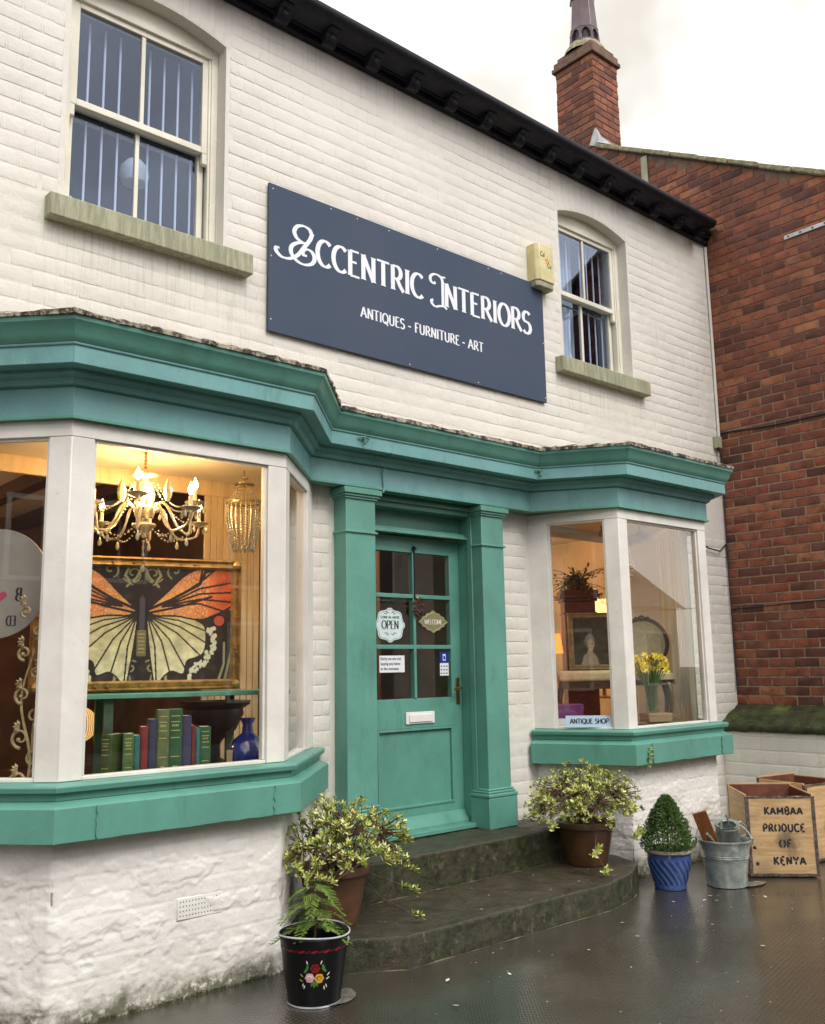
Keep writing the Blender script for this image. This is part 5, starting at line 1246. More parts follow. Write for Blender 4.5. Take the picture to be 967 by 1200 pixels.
q0 = Vector((6.515, .44, 1.458)); q1 = Vector((6.835, .17, 1.458)); pw = (q1-q0).length; mQ = fr_m(q0, math.atan2(q1.y-q0.y, q1.x-q0.x)) @ Matrix.Rotation(R(-3), 4, 'X')
PR = thing('portrait_painting', 'old portrait of a lady in a pale gilt frame standing on the cream stool', 'painting', tuple(q0))
b = B(); picture_frame(b, pw, .50, .048, mQ, .03); b.build('frame', simple('pale_gilt', (.34, .27, .15), .5, .3, 20, .4), PR, ang=25)
b = B(); b.box(.005, pw-.005, .002, .012, .005, .495, mQ); b.build('backing', 'darkwood', PR)
canvas('canvas', 60, 80, portrait, mQ @ Matrix.Translation((.045, -.008, .045)) @ Matrix.Diagonal((pw-.09, 1, .41, 1)), PR, attr_mat('old_oil_paint', .5))
# daffodils
DF_ = thing('daffodils', 'bunch of yellow daffodils in a clear glass vase on the green books', 'flowers', (6.47, -.42, 1.125))
gv = glass_mat('clear_vase_glass', (.85, .92, .85), 1.5)
b = B(); b.lathe([(.001, .004), (.045, .004), (.05, .02), (.052, .20), (.058, .21), (.054, .21), (.046, .19), (.044, .02), (.001, .012)], (6.47, -.42, 1.118), 24); b.build('vase', gv, DF_)
ym = leaf_mat('daffodil_yellow', (.82, .60, .02), (.90, .74, .08), rough=.5); gm = leaf_mat('stem_green', (.06, .14, .03), (.10, .20, .05))
bs = B(); r_ = random.Random(4)
for k in range(58):
    a = r_.random()*6.28; rr_ = .165*math.sqrt(r_.random()); hx, hy, hz = 6.47+rr_*math.cos(a), -.42+rr_*.75*math.sin(a), 1.50+r_.uniform(-.05, .075)-.6*rr_*rr_
    bs.tube([(6.47+.02*math.cos(a), -.42+.02*math.sin(a), 1.13), (6.47+rr_*.35*math.cos(a), -.42+rr_*.3*math.sin(a), 1.33), (hx, hy, hz-.01)], .003, 5)
    d_ = Vector((-.7*.6+r_.uniform(-.6, .6), -.8*.6+r_.uniform(-.6, .5), .35)).normalized(); o1 = d_.orthogonal().normalized(); o2 = d_.cross(o1); c_ = Vector((hx, hy, hz)); b = B()
    for i in range(6):
        t = i*math.pi/3; dd = o1*math.cos(t)+o2*math.sin(t); leaf(b, c_, dd+d_*.15, d_, .034, .021)
    P_ = []
    for (r2, dz_) in ((.005, 0), (.008, .012), (.012, .018)): P_ += [tuple(c_+d_*dz_+(o1*math.cos(2*math.pi*j/8)+o2*math.sin(2*math.pi*j/8))*r2) for j in range(8)]
    b.add(P_, [(l_*8+j, l_*8+(j+1) % 8, (l_+1)*8+(j+1) % 8, (l_+1)*8+j) for l_ in range(2) for j in range(8)]); b.build('flower_head', ym, DF_, fix=False)
tag(bs.build('stems', gm, DF_), kind='stuff')
book(6.58, -.46, .045, .27, .19, (.05, .16, .03), 'lower green book lying under the tan box in the right bay', R(-30), lie=True)
book(6.60, -.45, .040, .25, .18, (.07, .20, .04), 'upper green book lying under the tan box in the right bay', R(-34), lie=True, z=1.0085)
TBX = thing('tan_box', 'tan cardboard box on the green books under the daffodil vase', 'box', (6.50, -.43, 1.05), R(-28))
b = B(); b.box(-.10, .10, -.08, .08, 0, .060); b.build('box', simple('tan_card', (.34, .22, .11), .7, .1), TBX, world=False, bev=.003)
b = B(); b.box(-.103, .103, -.083, .083, .0455, .0675); b.build('lid', simple('tan_card_lid', (.38, .26, .14), .7, .1), TBX, world=False, bev=.003)
# ANTIQUE SHOP card leaning on the canted pane
ASG = thing('antique_shop_card', 'pale blue card reading ANTIQUE SHOP on the sill of the right bay', 'sign', (5.70, -.43, 1.045))
c0 = Vector((5.592, -.257, 1.046)); c1 = Vector((5.806, -.53, 1.046)); mA = fr_m(c0, math.atan2(c1.y-c0.y, c1.x-c0.x)) @ Matrix.Rotation(R(-8), 4, 'X'); wA = (c1-c0).length
b = B(); b.box(0, wA, 0, .006, 0, .086, mA); b.build('card', simple('pale_blue_card', (.44, .58, .72), .5, .04), ASG)
for bb in text_mesh('ANTIQUE SHOP', .034, wA*.82, thick=.2, thin=.16, serif=False): bb.v = [tuple(mA @ Vector((x+wA*.09, y-.0004, z+.028))) for x, y, z in bb.v]; bb.build('letter', 'ink', ASG, smooth=False, fix=False)
VB = thing('violet_box', 'violet silk box on a white box at the left of the right bay', 'box', (5.80, -.13, .962), R(-45))
b = B(); b.box(-.13, .13, -.08, .08, 0, .14); b.build('lower_box', MT['paper'], VB, world=False, bev=.003)
b = B(); b.box(-.10, .10, -.07, .07, .1405, .245); b.build('box', simple('violet_silk', (.16, .02, .15), .5, .3, 30), VB, world=False, bev=.006)
def lamp(name, label, x, y, z, r0, r1, h, c, s, stem, e):
    o = thing(name, label, 'lamp', (x, y, z-stem)); 
    b = B(); b.lathe([(.07, 0), (.075, .012), (.02, .03), (.014, stem*.3), (.03, stem*.5), (.014, stem*.7), (.010, stem), (.001, stem)], (x, y, z-stem), 16); b.build('lamp_stem', 'brass', o)
    b = B(); b.lathe([(r1, 0), (r0, h), (r0-.002, h), (r1-.002, 0)], (x, y, z), 28); m_ = NT(name+'_shade'); b.build('lamp_shade', m_.set(base=c, emi=c, emis=s), o)
    point('lamp_light', (x, y, z+h*.4), e, r=.04, parent=o); return o
lamp('table_lamp', 'small lamp with glowing orange shade at the left edge of the right bay', 5.80, .02, 1.60, .065, .085, .15, (1., .20, .03), 1.3, .62, 1.2)
lamp('table_lamp', 'cream shaded lamp glowing behind the top of the portrait', 7.62, .92, 1.98, .07, .10, .17, (1., .60, .18), 1.7, .8, 12)
CB = thing('pedestal_cabinet', 'tall carved red mahogany cabinet under the trailing plant', 'cabinet', (7.30, .95, .39), R(-42))
mah = wood('red_mahogany', (.10, .018, .008), (.20, .045, .018), (3, 3, 12), .3)
b = B(); b.box(-.15, .15, -.13, .13, 0, 1.72); b.build('case', mah, CB, world=False, bev=.004)
for (e, z0_, z1_) in ((.02, 1.721, 1.75), (.045, 1.751, 1.79), (.03, 1.791, 1.83), (.012, 1.60, 1.62)):
    b = B(); b.box(-.15-e, .15+e, -.13-e, .13+e, z0_, z1_); b.build('cornice', mah, CB, world=False, bev=.004)
b = B(); b.box(-.11, .11, -.137, -.131, 1.30, 1.57); b.build('panel', mah, CB, world=False, bev=.005)
TP = thing('trailing_plant', 'dark trailing houseplant on top of the mahogany cabinet', 'plant', (7.25, .9, 2.22))
r_ = random.Random(9); b = B(); bt = B()
for k in range(46):
    a = r_.random()*6.28; el_ = r_.uniform(-.5, 1.1); d_ = Vector((math.cos(a)*math.cos(el_), math.sin(a)*math.cos(el_), math.sin(el_))); L_ = r_.uniform(.14, .42); p0 = Vector((7.22, .88, 2.30)); pts = [p0+d_*L_*t+Vector((0, 0, -.25*L_*t*t*1.5)) for t in (0, .3, .6, .85, 1)]
    bt.tube(pts, .003, 4)
    for t in range(7): q_ = pts[0].lerp(pts[-1], .3+.7*t/7)+Vector((r_.uniform(-.02, .02),)*3); leaf(b, q_, Vector((r_.uniform(-1, 1), r_.uniform(-1, 1), r_.uniform(-.6, .8))), Vector((0, 0, 1)), .055, .024)
tag(b.build('foliage', leaf_mat('dull_houseplant_leaf', (.05, .06, .02), (.13, .12, .045)), TP, fix=False), kind='stuff'); bt.build('stems', 'darkwood', TP)
b = B(); b.lathe([(.001, 0), (.09, 0), (.11, .12), (.10, .12), (.001, .11)], (7.30, .95, 2.221), 18); b.build('pot', 'darkwood', TP)
b = B(); sp0 = (6.98, .03); 
CRT = thing('curtain', 'pleated cream striped curtain at the right side of the right bay', 'curtain', (7.2, -.25, 1.0))
cl_ = NT('striped_curtain_cloth'); cl_ = cl_.set(base=cl_.mix(cl_.ramp(cl_.noise(7, 2, vec=cl_.pos((6, 6, .05))), .45, .55), (.66, .60, .44), (.78, .74, .60)), rough=.85)
b = B(); pts = []
for i in range(90):
    t = i/89; pts.append((6.93+.42*t+.018*math.sin(i*.9), -.52+.56*t+.018*math.cos(i*.9+1)))
vs = [(x, y, z) for x, y in pts for z in (.975, 1.6, 2.66)]; b.add(vs, [(i*3+j, (i+1)*3+j, (i+1)*3+j+1, i*3+j+1) for i in range(89) for j in range(2)]); b.build('cloth', cl_, CRT, fix=False, ang=180)
CH3 = thing('chandelier', 'small crystal bead chandelier partly behind the corner post of the right bay', 'chandelier', (6.38, -.30, 2.69))
b = B(); b.tube([(6.38, -.30, 2.69), (6.38, -.30, 2.42)], .003, 5); b.build('chain', 'brass', CH3)
for l_ in range(7):
    r0 = (.03, .05, .065, .07, .06, .045, .025)[l_]; b = B()
    for k in range(max(5, int(r0*250))): a = 2*math.pi*k/max(5, int(r0*250)); b.ball((6.38+r0*math.cos(a), -.30+r0*math.sin(a), 2.40-.036*l_), .009, 6)
    b.build('bead_ring', 'crystal', CH3)
for (x_, y_) in ((6.86, -.12), (6.55, .05)):
    SPT = thing('spotlight', 'small brass ceiling spotlight %s in the right bay' % ('nearer the curtain' if x_ > 6.7 else 'further left'), 'spotlight', (x_, y_, 2.69))
    b = B(); b.tube([(x_, y_, 2.69), (x_, y_, 2.655)], .008, 8); b.lathe([(.014, 0), (.024, -.02), (.026, -.06), (.022, -.06), (.001, -.03)], (x_, y_, 2.655), 14); b.build('lamp_head', 'brass', SPT)
point('right_room_lamp_light', (6.5, 1.9, 2.3), 34, (1, .72, .44), r=.15)
PL2 = thing('pendant_lamp', 'warm glass pendant lamp hanging in the right room', 'lamp', (6.5, 1.9, 2.84))
b = B(); b.tube([(6.5, 1.9, 2.84), (6.5, 1.9, 2.50)], .004, 6); b.build('cord', 'ink', PL2)
b = B(); b.lathe([(.02, .16), (.10, .10), (.13, .02), (.12, .02), (.09, .09), (.018, .15)], (6.5, 1.9, 2.36), 20); b.build('lamp_shade', emit('warm_glass_shade', (1, .6, .25), 2.), PL2)
PL1 = thing('pendant_lamp', 'dim amber pendant lamp hanging in the left room', 'lamp', (1.2, 2.2, 2.84))
b = B(); b.tube([(1.2, 2.2, 2.84), (1.2, 2.2, 2.45)], .004, 6); b.build('cord', 'ink', PL1)
b = B(); b.lathe([(.02, .16), (.10, .10), (.13, .02), (.12, .02), (.09, .09), (.018, .15)], (1.2, 2.2, 2.30), 20); b.build('lamp_shade', MT['bulb'] and emit('amber_shade', (1, .5, .18), 2.), PL1)
point('left_room_lamp_light', (1.2, 2.2, 2.2), 16, (1, .55, .28), r=.12)
point('hall_lamp_light', (4.5, 2.2, 2.5), 20, (1, .60, .32), r=.1)
# hall things seen through the door
HP = thing('candlestick', 'tall pale candlestick seen through the lower left door pane', 'candlestick', (4.52, .75, .39))
b = B(); b.lathe([(.09, 0), (.09, .02), (.03, .05), (.018, .3), (.035, .4), (.018, .5), (.022, .85), (.045, .9), (.02, .93), (.016, 1.06), (.001, 1.06)], (4.52, .75, .39), 16); b.build('column', wax, HP)
HF = thing('hall_picture', 'dark framed picture on the hall wall behind the door', 'picture', (4.9, 2.4, 1.4))
mH = fr_m(Vector((4.62, 4.19, 1.1)), 0); b = B(); picture_frame(b, .5, .6, .06, mH); b.build('frame', 'gold', HF); b = B(); b.box(.03, .47, -.006, .004, .03, .57, mH); b.build('print', 'darkwood', HF)
HC = thing('hall_curtain', 'plain olive brown curtain hanging in the hall behind the door', 'curtain', (4.85, 1.2, .39))
b = B(); vs = [(4.72+.45*i/49, 1.1+.35*i/49+.02*math.sin(i*.8), z) for i in range(50) for z in (.4, 2.8)]; b.add(vs, [(i*2, i*2+2, i*2+3, i*2+1) for i in range(49)]); b.build('cloth', simple('olive_brown_cloth', (.22, .16, .075), .9, .1), HC, fix=False, ang=180)

# ---------------------------------------------------------------- signs on the door
OP = thing('open_sign', 'white scalloped OPEN sign hanging in the upper left of the door', 'sign', (4.23, .11, 1.80))
def scallop(w, h, lob):
    P = []
    for i in range(96):
        t = 2*math.pi*i/96; ct, st_ = math.cos(t), math.sin(t)
        k = (abs(ct)**2.6+abs(st_)**2.6)**(-1/2.6); k *= 1+.035*math.cos(8*t)+(.06 if abs(math.sin(2*t)) < .35 else 0); P.append((w/2*ct*k/1.08, h/2*st_*k/1.08))
    return P
b = B(); b.prism([(4.215+x, 1.800+z) for x, z in scallop(.265, .235, 1)], .127, .132, axis='y'); b.build('board', simple('pale_sign_board', (.62, .74, .74), .5, .03), OP, smooth=False)
sc_ = [(4.215+x*.93, 1.800+z*.92) for x, z in scallop(.265, .235, 1)]; b = B(); b.tube([(x, .1265, z) for x, z in sc_], .0012, 4, closed=True); b.build('border', 'ink', OP)
for bb in text_mesh('OPEN', .055, .155, thick=.16, thin=.05): bb.v = [(x+4.137, y+.1268, z+1.775) for x, y, z in bb.v]; bb.build('letter', 'ink', OP, smooth=False, fix=False)
for bb in text_mesh("COME IN, WE'RE", .015, .17, thick=.16, thin=.12, serif=False): bb.v = [(x+4.13, y+.1268, z+1.846) for x, y, z in bb.v]; bb.build('letter', 'ink', OP, smooth=False, fix=False)
b = B()
for zc_, s_ in ((1.882, 1), (1.742, -1)):
    for sx_ in (-1, 1):
        pts = [(4.215+sx_*(.008+.05*t), .1262, zc_+s_*(.008*math.sin(t*7))*(1-t*.4)) for t in np.linspace(0, 1, 14)]; b.tube(pts, [.0022*(1-.6*abs(2*i/13-1)) for i in range(14)], 5)
        b.ball((4.215+sx_*.03, .1262, zc_+s_*.010), .0035, 6)
b.build('flourish', 'ink', OP)
b = B(); b.tube([(4.16, .13, 1.905), (4.215, .13, 1.985), (4.27, .13, 1.905)], .0012, 4); b.build('cord', 'ink', OP)
WS = thing('welcome_sign', 'olive lozenge-shaped WELCOME sign in the right half of the door', 'sign', (4.62, .11, 1.83))
P = []
for i in range(80):
    t = 2*math.pi*i/80; ct, st_ = math.cos(t), math.sin(t); k = (abs(ct)**1.25+abs(st_)**1.25)**(-1/1.25)*(1+.05*math.cos(12*t)); P.append((4.622+.142*ct*k, 1.830+.078*st_*k))
b = B(); b.prism(P, .127, .132, axis='y'); b.build('board', simple('olive_gold_board', (.22, .21, .085), .5, .08), WS, smooth=False)
b = B(); b.tube([(4.622+(x-4.622)*.88, .1265, 1.83+(z-1.83)*.86) for x, z in P], .0012, 4, closed=True); b.build('border', MT['cream'], WS)
for bb in text_mesh('WELCOME', .034, .175, thick=.18, thin=.09): bb.v = [(x+4.535, y+.1268, z+1.812) for x, y, z in bb.v]; bb.build('letter', MT['cream'], WS, smooth=False, fix=False)
NC = thing('paper_notice', 'white paper notice with three lines of blue print low in the left of the door', 'notice', (4.24, .11, 1.53))
b = B(); b.box(4.118, 4.345, .131, .1325, 1.475, 1.590); b.build('sheet', 'paper', NC, smooth=False)
blue_ink = simple('blue_ink', (.03, .05, .16), .6, .05)
for i, t_ in enumerate(('Sorry we are not', 'buying any items', 'at the moment.')):
    bb_ = small_text(t_, (4.128, .1303, 1.560-.034*i), .027, blue_ink, NC, sx=.98, bold=.0004)
CD = thing('payment_sticker', 'blue and white card payment sticker low in the right of the door', 'sticker', (4.73, .11, 1.53))
b = B(); b.box(4.682, 4.772, .1325, .134, 1.535, 1.615); b.build('blue_panel', simple('royal_blue_print', (.01, .035, .26), .4, .03), CD, smooth=False)
b = B(); b.box(4.684, 4.770, .1325, .134, 1.445, 1.5345); b.build('white_panel', 'paper', CD, smooth=False)
b = B(); b.box(4.713, 4.741, .1315, .1322, 1.552, 1.598); b.build('phone_symbol', 'paper', CD, smooth=False); b = B(); b.box(4.718, 4.736, .1308, .1314, 1.560, 1.588); b.build('phone_screen', simple('royal_blue_print2', (.01, .035, .26), .4, .03), CD, smooth=False)
b = B()
for i in range(3):
    for j in range(3): b.box(4.692+i*.026, 4.706+i*.026, .1315, .1322, 1.458+j*.025, 1.466+j*.025)
b.build('card_symbols', blue_ink, CD, smooth=False)
WR = thing('twig_wreath', 'small twig wreath hanging from a black hook at the middle of the door', 'wreath', (4.455, .09, 1.93))
r_ = random.Random(3); b = B()
for k in range(70):
    a = r_.random()*6.28; rr_ = .042+r_.uniform(-.012, .012); b.ball((4.452+rr_*math.cos(a)*.8, .095+r_.uniform(-.012, .012), 1.930+rr_*math.sin(a)*1.15), r_.uniform(.005, .010), 6)
b.build('berries', simple('dried_berry', (.10, .035, .035), .6, .6, 60), WR)
b = B()
for k in range(30):
    a = r_.random()*6.28; b.tube([(4.452+.035*math.cos(a), .10, 1.93+.045*math.sin(a)), (4.452+.06*math.cos(a+.6), .09+r_.uniform(-.01, .01), 1.93+.075*math.sin(a+.6))], .0016, 4)
b.build('twigs', 'darkwood', WR)
b = B(); b.box(4.426, 4.438, .108, .1125, 1.99, 2.345); b.tube([(4.432, .112, 2.345), (4.432, .10, 2.355), (4.432, .12, 2.36)], .008, 6); b.lathe([(.001, .0), (.016, .004), (.016, .014), (.001, .016)], (4.432, .105, 2.335), 10); b.build('hook', 'black', WR)
b = B(); b.ball((4.445, .10, 1.995), .014, 8); b.build('rosebud', simple('dried_rose', (.42, .24, .14), .6), WR)

# upper window objects
b = B(); b.lathe([(.001, .10), (.05, .095), (.085, .05), (.095, 0), (.08, -.06), (.05, -.075), (.001, -.07)], (2.42, .52, 4.70), 24); tag(b.build('white_lampshade', simple('white_shade', (.80, .84, .86), .6, .05)), 'white rounded lampshade hanging behind the left upper window', 'lampshade')
for i, (x_, z_, lb_) in enumerate(((1.93, 4.17, 'small white ornament in the lower left corner of the left upper window'), (2.50, 4.17, 'small white figurine behind the lower right pane of the left upper window'))):
    b = B(); b.lathe([(.001, 0), (.03, 0), (.022, .04), (.030, .07), (.014, .10), (.020, .13), (.001, .15)], (x_, .30, z_-.02), 12); tag(b.build('figurine', 'plastic'), lb_, 'figurine')
b = B(); b.box(1.70, 2.9, .33, .50, 4.12, 4.15); b.build('window_board', 'ivory', SHOP)
NC2 = B(); vs = [(6.18+.52*i/59, .36+.015*math.sin(i*1.1), z) for i in range(60) for z in (4.15, 5.5)]; NC2.add(vs, [(i*2, i*2+2, i*2+3, i*2+1) for i in range(59)])
tag(NC2.build('net_curtain', simple('pale_net_cloth', (.55, .58, .58), .9, .1), fix=False, ang=180), 'pale net curtain behind the left side of the right upper window', 'curtain')

# ================================================================ OUTSIDE THINGS
def pot_prof(h, r0, r1, rim=.018, t=.018):
    return [(.001, .002), (r0-.004, .002), (r0, .01), (r0+(r1-r0)*.45, h*.35), (r0+(r1-r0)*.85, h*.7), (r1, h-.05), (r1+.002, h-.042), (r1+rim, h-.038), (r1+rim+.003, h-.02), (r1+rim, h), (r1-.004, h), (r1-t, h-.05), (.001, h-.055)]
def shrub(name, label, x, y, z, rx, ry, rz, off, N, seed, L=.042):
    o = thing(name, label, 'potted shrub', (x, y, z), group='terracotta potted shrubs by the steps')
    r_ = random.Random(seed); b = B(); bs = B(); root = Vector((x, y, z+.25)); ctr = Vector((x+off[0], y+off[1], z+off[2]))
    hubs = []
    for k in range(22):
        a = r_.random()*6.28; e = r_.uniform(.05, 1.2); d_ = Vector((math.cos(a)*math.cos(e)*rx, math.sin(a)*math.cos(e)*ry, math.sin(e)*rz)); h_ = ctr+d_*.62
        hubs.append(h_); m1 = root.lerp(h_, .45)+Vector((r_.uniform(-.02, .02), r_.uniform(-.02, .02), .01)); bs.tube([root+Vector((r_.uniform(-.04, .04), r_.uniform(-.04, .04), 0)), m1, h_], [.006, .0045, .003], 5)
    for k in range(N):
        a = r_.random()*6.28; e = math.asin(r_.uniform(-.32, 1)); t = r_.uniform(.62, 1.0) if r_.random() < .8 else r_.uniform(.3, .6)
        lump = 1+.20*fbm(math.cos(a)*2+seed, math.sin(a)*2, e, 3, 1.3)
        d_ = Vector((math.cos(a)*math.cos(e)*rx, math.sin(a)*math.cos(e)*ry, math.sin(e)*rz))*t*lump; p = ctr+d_
        if p.z < z+.20 and (Vector((p.x-x, p.y-y)).length < .19): continue
        h_ = min(hubs, key=lambda q: (q-p).length); bs.tube([h_, h_.lerp(p, .5)+Vector((0, 0, -.008)), p], [.0032, .0026, .0018], 4)
        dd = (d_.normalized()*.7+Vector((r_.uniform(-.4, .4), r_.uniform(-.4, .4), .65)))
        rosette(b, p, dd, L*r_.uniform(.55, 1.3), L*r_.uniform(.24, .36), r_.choice((6, 7, 8, 9, 11)), r_)
        if r_.random() < .5: rosette(b, p+Vector((r_.uniform(-.03, .03), r_.uniform(-.03, .03), -.015)), dd+Vector((r_.uniform(-.8, .8), r_.uniform(-.8, .8), 0)), L*.75, L*.3, 6, r_)
    return o, b, bs
lf = MT['lf'] = leaf_mat('variegated_shrub_leaf', (.15, .22, .03), (.50, .54, .12), (.74, .73, .36))
tw = simple('twig_bark', (.10, .055, .035), .8, .3, 40)
o, b, bs = shrub('potted_shrub', 'yellow green shrub in a terracotta pot on the left of the lower step', 3.17, -.62, .165, .40, .34, .30, (.04, -.03, .36), 350, 5, .037)
for (q, e) in (((3.60, -.80, .40), 4), ((3.55, -.86, .31), 3), ((3.50, -.95, .20), 2), ((3.63, -.72, .55), 4), ((2.90, -.98, .47), 3)):   # straggling sprays
    bs.tube([(3.25, -.66, .45), (3.42, -.74, q[2]+.06), q], [.004, .003, .002], 5)
    for k in range(e): rosette(b, Vector(q)+Vector((-.03*k, .015*k, .012*k)), Vector((.6, -.4, .5)), .045, .015, 8, random.Random(k))
tag(b.build('foliage', 'lf', o, fix=False), kind='stuff'); bs.build('stems', tw, o)
b = B(); b.lathe(pot_prof(.30, .125, .178), (3.17, -.62, .165), 36); b.build('pot', 'terracotta', o)
b = B(); b.lathe([(.001, .262), (.08, .268), (.165, .255)], (3.17, -.62, .165), 24); b.build('soil', 'soil', o)
o, b, bs = shrub('potted_shrub', 'yellow green shrub in a brown glazed pot at the right end of the lower step', 5.32, -.62, .165, .49, .34, .28, (-.02, 0, .385), 430, 12, .037)
for (q, e) in (((5.02, -.92, .30), 4), ((5.05, -.98, .20), 2), ((5.42, -.95, .36), 5)):
    bs.tube([(5.30, -.68, .45), (5.2, -.8, q[2]+.08), q], [.004, .003, .002], 5)
    for k in range(e): rosette(b, Vector(q)+Vector((.03*k, .01*k, .008*k)), Vector((-.5, -.6, .4)), .045, .015, 8, random.Random(k+9))
tag(b.build('foliage', 'lf', o, fix=False), kind='stuff'); bs.build('stems', tw, o)
b = B(); b.lathe(pot_prof(.285, .135, .185), (5.32, -.62, .165), 36); b.build('pot', simple('brown_glazed_pot', (.085, .042, .018), .32, .3, 6), o)
b = B(); b.lathe([(.001, .25), (.08, .255), (.17, .24)], (5.32, -.62, .165), 24); b.build('soil', 'soil', o)
sp = B(); r_ = random.Random(2)
for k in range(5): rosette(sp, Vector((5.90+.008*k, -.755, .77+.03*k)), Vector((r_.uniform(-.5, .5), -.6, .7)), .035, .013, 7, r_)
sp.tube([(5.90, -.70, .70), (5.91, -.755, .78), (5.93, -.755, .90)], .003, 5)
tag(sp.build('wall_seedling', 'lf', fix=False), 'small green seedling growing over the apron board of the right bay', 'plant')

# black painted bucket with a young conifer
BK = thing('painted_bucket', 'black bucket painted with red, pink and yellow roses holding a young fir', 'bucket', (2.70, -1.10, 0))
bx0, by0 = 2.70, -1.10
blk = NT('black_enamel'); blk = blk.set(base=(.004, .004, .005), rough=.34, coat=.0, spec=.25, normal=blk.bump(blk.noise(9, 3), .2, .004))
b = B(); b.lathe([(.001, .012), (.116, .012), (.120, 0), (.124, .006), (.122, .014), (.158, .27), (.160, .285), (.166, .298), (.162, .303), (.155, .296), (.150, .26), (.115, .03), (.001, .02)], (bx0, by0, 0), 40); b.build('body', blk, BK)
b = B(); pts = [(bx0+.165*math.cos(R(a)), by0+.165*math.sin(R(a)), .298+(.012*math.cos(R(a-215))**2)) for a in range(0, 360, 10)]; b.tube(pts, .0042, 6, closed=True); b.build('rim', 'lead', BK)
b = B(); b.lathe([(.122, 0), (.1255, .003), (.1245, .010)], (bx0, by0, 0), 40); b.build('foot_ring', 'lead', BK)
b = B()
for s_ in (-1, 1):
    a = R(125) if s_ > 0 else R(-55); b.lathe([(.004, 0), (.016, .004), (.001, .009)], n=10, m=Matrix.Translation((bx0+.162*math.cos(a), by0+.162*math.sin(a), .272)) @ Matrix.Rotation(a, 4, 'Z') @ Matrix.Rotation(R(90), 4, 'Y'))
b.build('handle_lug', 'lead', BK)
def on_bucket(u_, z_, lift=.0015):   # u_ metres round from the side that faces the street
    r = .122+(.158-.122)*(z_/.27)+lift; a0_ = math.atan2(CAM.y-by0, CAM.x-bx0); a = a0_+u_/.14; return (bx0+r*math.cos(a), by0+r*math.sin(a), z_)
def blob(parent, name, mat, u_, z_, ru, rz_, n=14, rot=0, lift=.0015, petals=0):
    b = B(); vs = [on_bucket(u_, z_, lift+.001)]
    for i in range(n):
        t = 2*math.pi*i/n; k = 1+(.12*math.cos(petals*t) if petals else 0); x = ru*math.cos(t)*k; y = rz_*math.sin(t)*k; vs.append(on_bucket(u_+x*math.cos(rot)-y*math.sin(rot), z_+x*math.sin(rot)+y*math.cos(rot), lift))
    b.add(vs, [(0, 1+i, 1+(i+1) % n) for i in range(n)]); return b.build(name, mat, parent, fix=False)
pm = {k: simple('enamel_'+k, c, .3, .08) for k, c in dict(red=(.22, .005, .008), dred=(.06, .002, .004), pink=(.66, .38, .42), white=(.75, .70, .66), yellow=(.62, .36, .03), orange=(.30, .10, .01), green=(.05, .20, .03), lime=(.30, .42, .12)).items()}
for (u_, z_, r_c, c1, c2) in ((.004, .178, .0205, 'red', 'dred'), (-.020, .138, .021, 'pink', 'white'), (.022, .134, .021, 'yellow', 'orange')):
    blob(BK, 'painted_rose', pm[c1], u_, z_, r_c, r_c, petals=6)
    blob(BK, 'painted_rose_petal', pm[c2], u_, z_+.003, r_c*.62, r_c*.45, lift=.0025, petals=4); blob(BK, 'painted_rose_heart', pm[c1], u_, z_+.001, r_c*.36, r_c*.28, lift=.0035)
for (u_, z_, rot) in ((-.036, .170, .9), (.044, .170, -.7), (-.030, .182, 1.3), (.040, .183, -1.2), (.000, .108, 1.5), (-.008, .113, 1.1), (.010, .112, 2.0)): blob(BK, 'painted_leaf', pm['green'], u_, z_, .014, .0055, rot=rot)
for (u_, z_, rot) in ((-.056, .148, 2.3), (-.060, .126, 2.6), (-.046, .098, 1.2), (-.052, .106, 1.3), (.064, .150, .8), (.062, .132, .5), (.056, .100, 1.9), (.046, .092, 1.7), (-.030, .205, 1.9), (.030, .204, 1.2)): blob(BK, 'painted_stroke', pm['lime' if rot > 2 else 'white'], u_, z_, .009, .0026, rot=rot)
for k in range(-8, 9): blob(BK, 'painted_scroll', pm['dred' if k % 2 else 'red'], k*.026, .250, .015, .0055, rot=.35)
b = B(); b.lathe([(.001, .0), (.095, .0), (.105, .03), (.112, .03), (.11, .045), (.10, .045), (.098, .035), (.001, .035)], (bx0, by0, .19), 28); b.build('inner_pot', 'terracotta', BK)
b = B(); b.lathe([(.001, .228), (.095, .226)], (bx0, by0, 0), 20); b.build('soil', 'soil', BK)
b = B(); bs = B(); r_ = random.Random(31); base_ = Vector((bx0, by0, .22)); top_ = Vector((bx0+.0, by0+.0, .50)); bs.tube([base_, base_.lerp(top_, .5)+Vector((.01, 0, 0)), top_], [.006, .005, .003], 6)
for k in range(17):
    t = .30+.70*(k/16); p0 = base_.lerp(top_, t); a = k*2.4+.3; L_ = .205*(1.05-.55*t)*r_.uniform(.85, 1.2); pts = [p0+Vector((math.cos(a)*L_*s, math.sin(a)*L_*s, .05*s-.055*s*s*2+.02*t)) for s in (0, .25, .5, .75, 1)]
    bs.tube(pts, [.003, .0025, .002, .0015, .001], 4)
    dirv = (pts[-1]-pts[0]).normalized(); side = dirv.cross(Vector((0, 0, 1))).normalized()
    for s in np.linspace(.15, 1, 13):
        i0 = min(3, int(s*4)); q = pts[i0].lerp(pts[i0+1], s*4-i0)
        for sg in (-1, 1):
            d2 = (dirv*.75+side*sg*(1.0-.45*s)+Vector((0, 0, r_.uniform(-.15, .2)))).normalized(); l2 = .052*(1.15-.6*s)
            for w_ in range(5):
                q2 = q+d2*l2*w_/4.5; leaf(b, q2, d2+side*sg*.35, Vector((0, 0, 1)), .014, .0036); leaf(b, q2, d2-side*sg*.55, Vector((0, 0, 1)), .013, .0036)
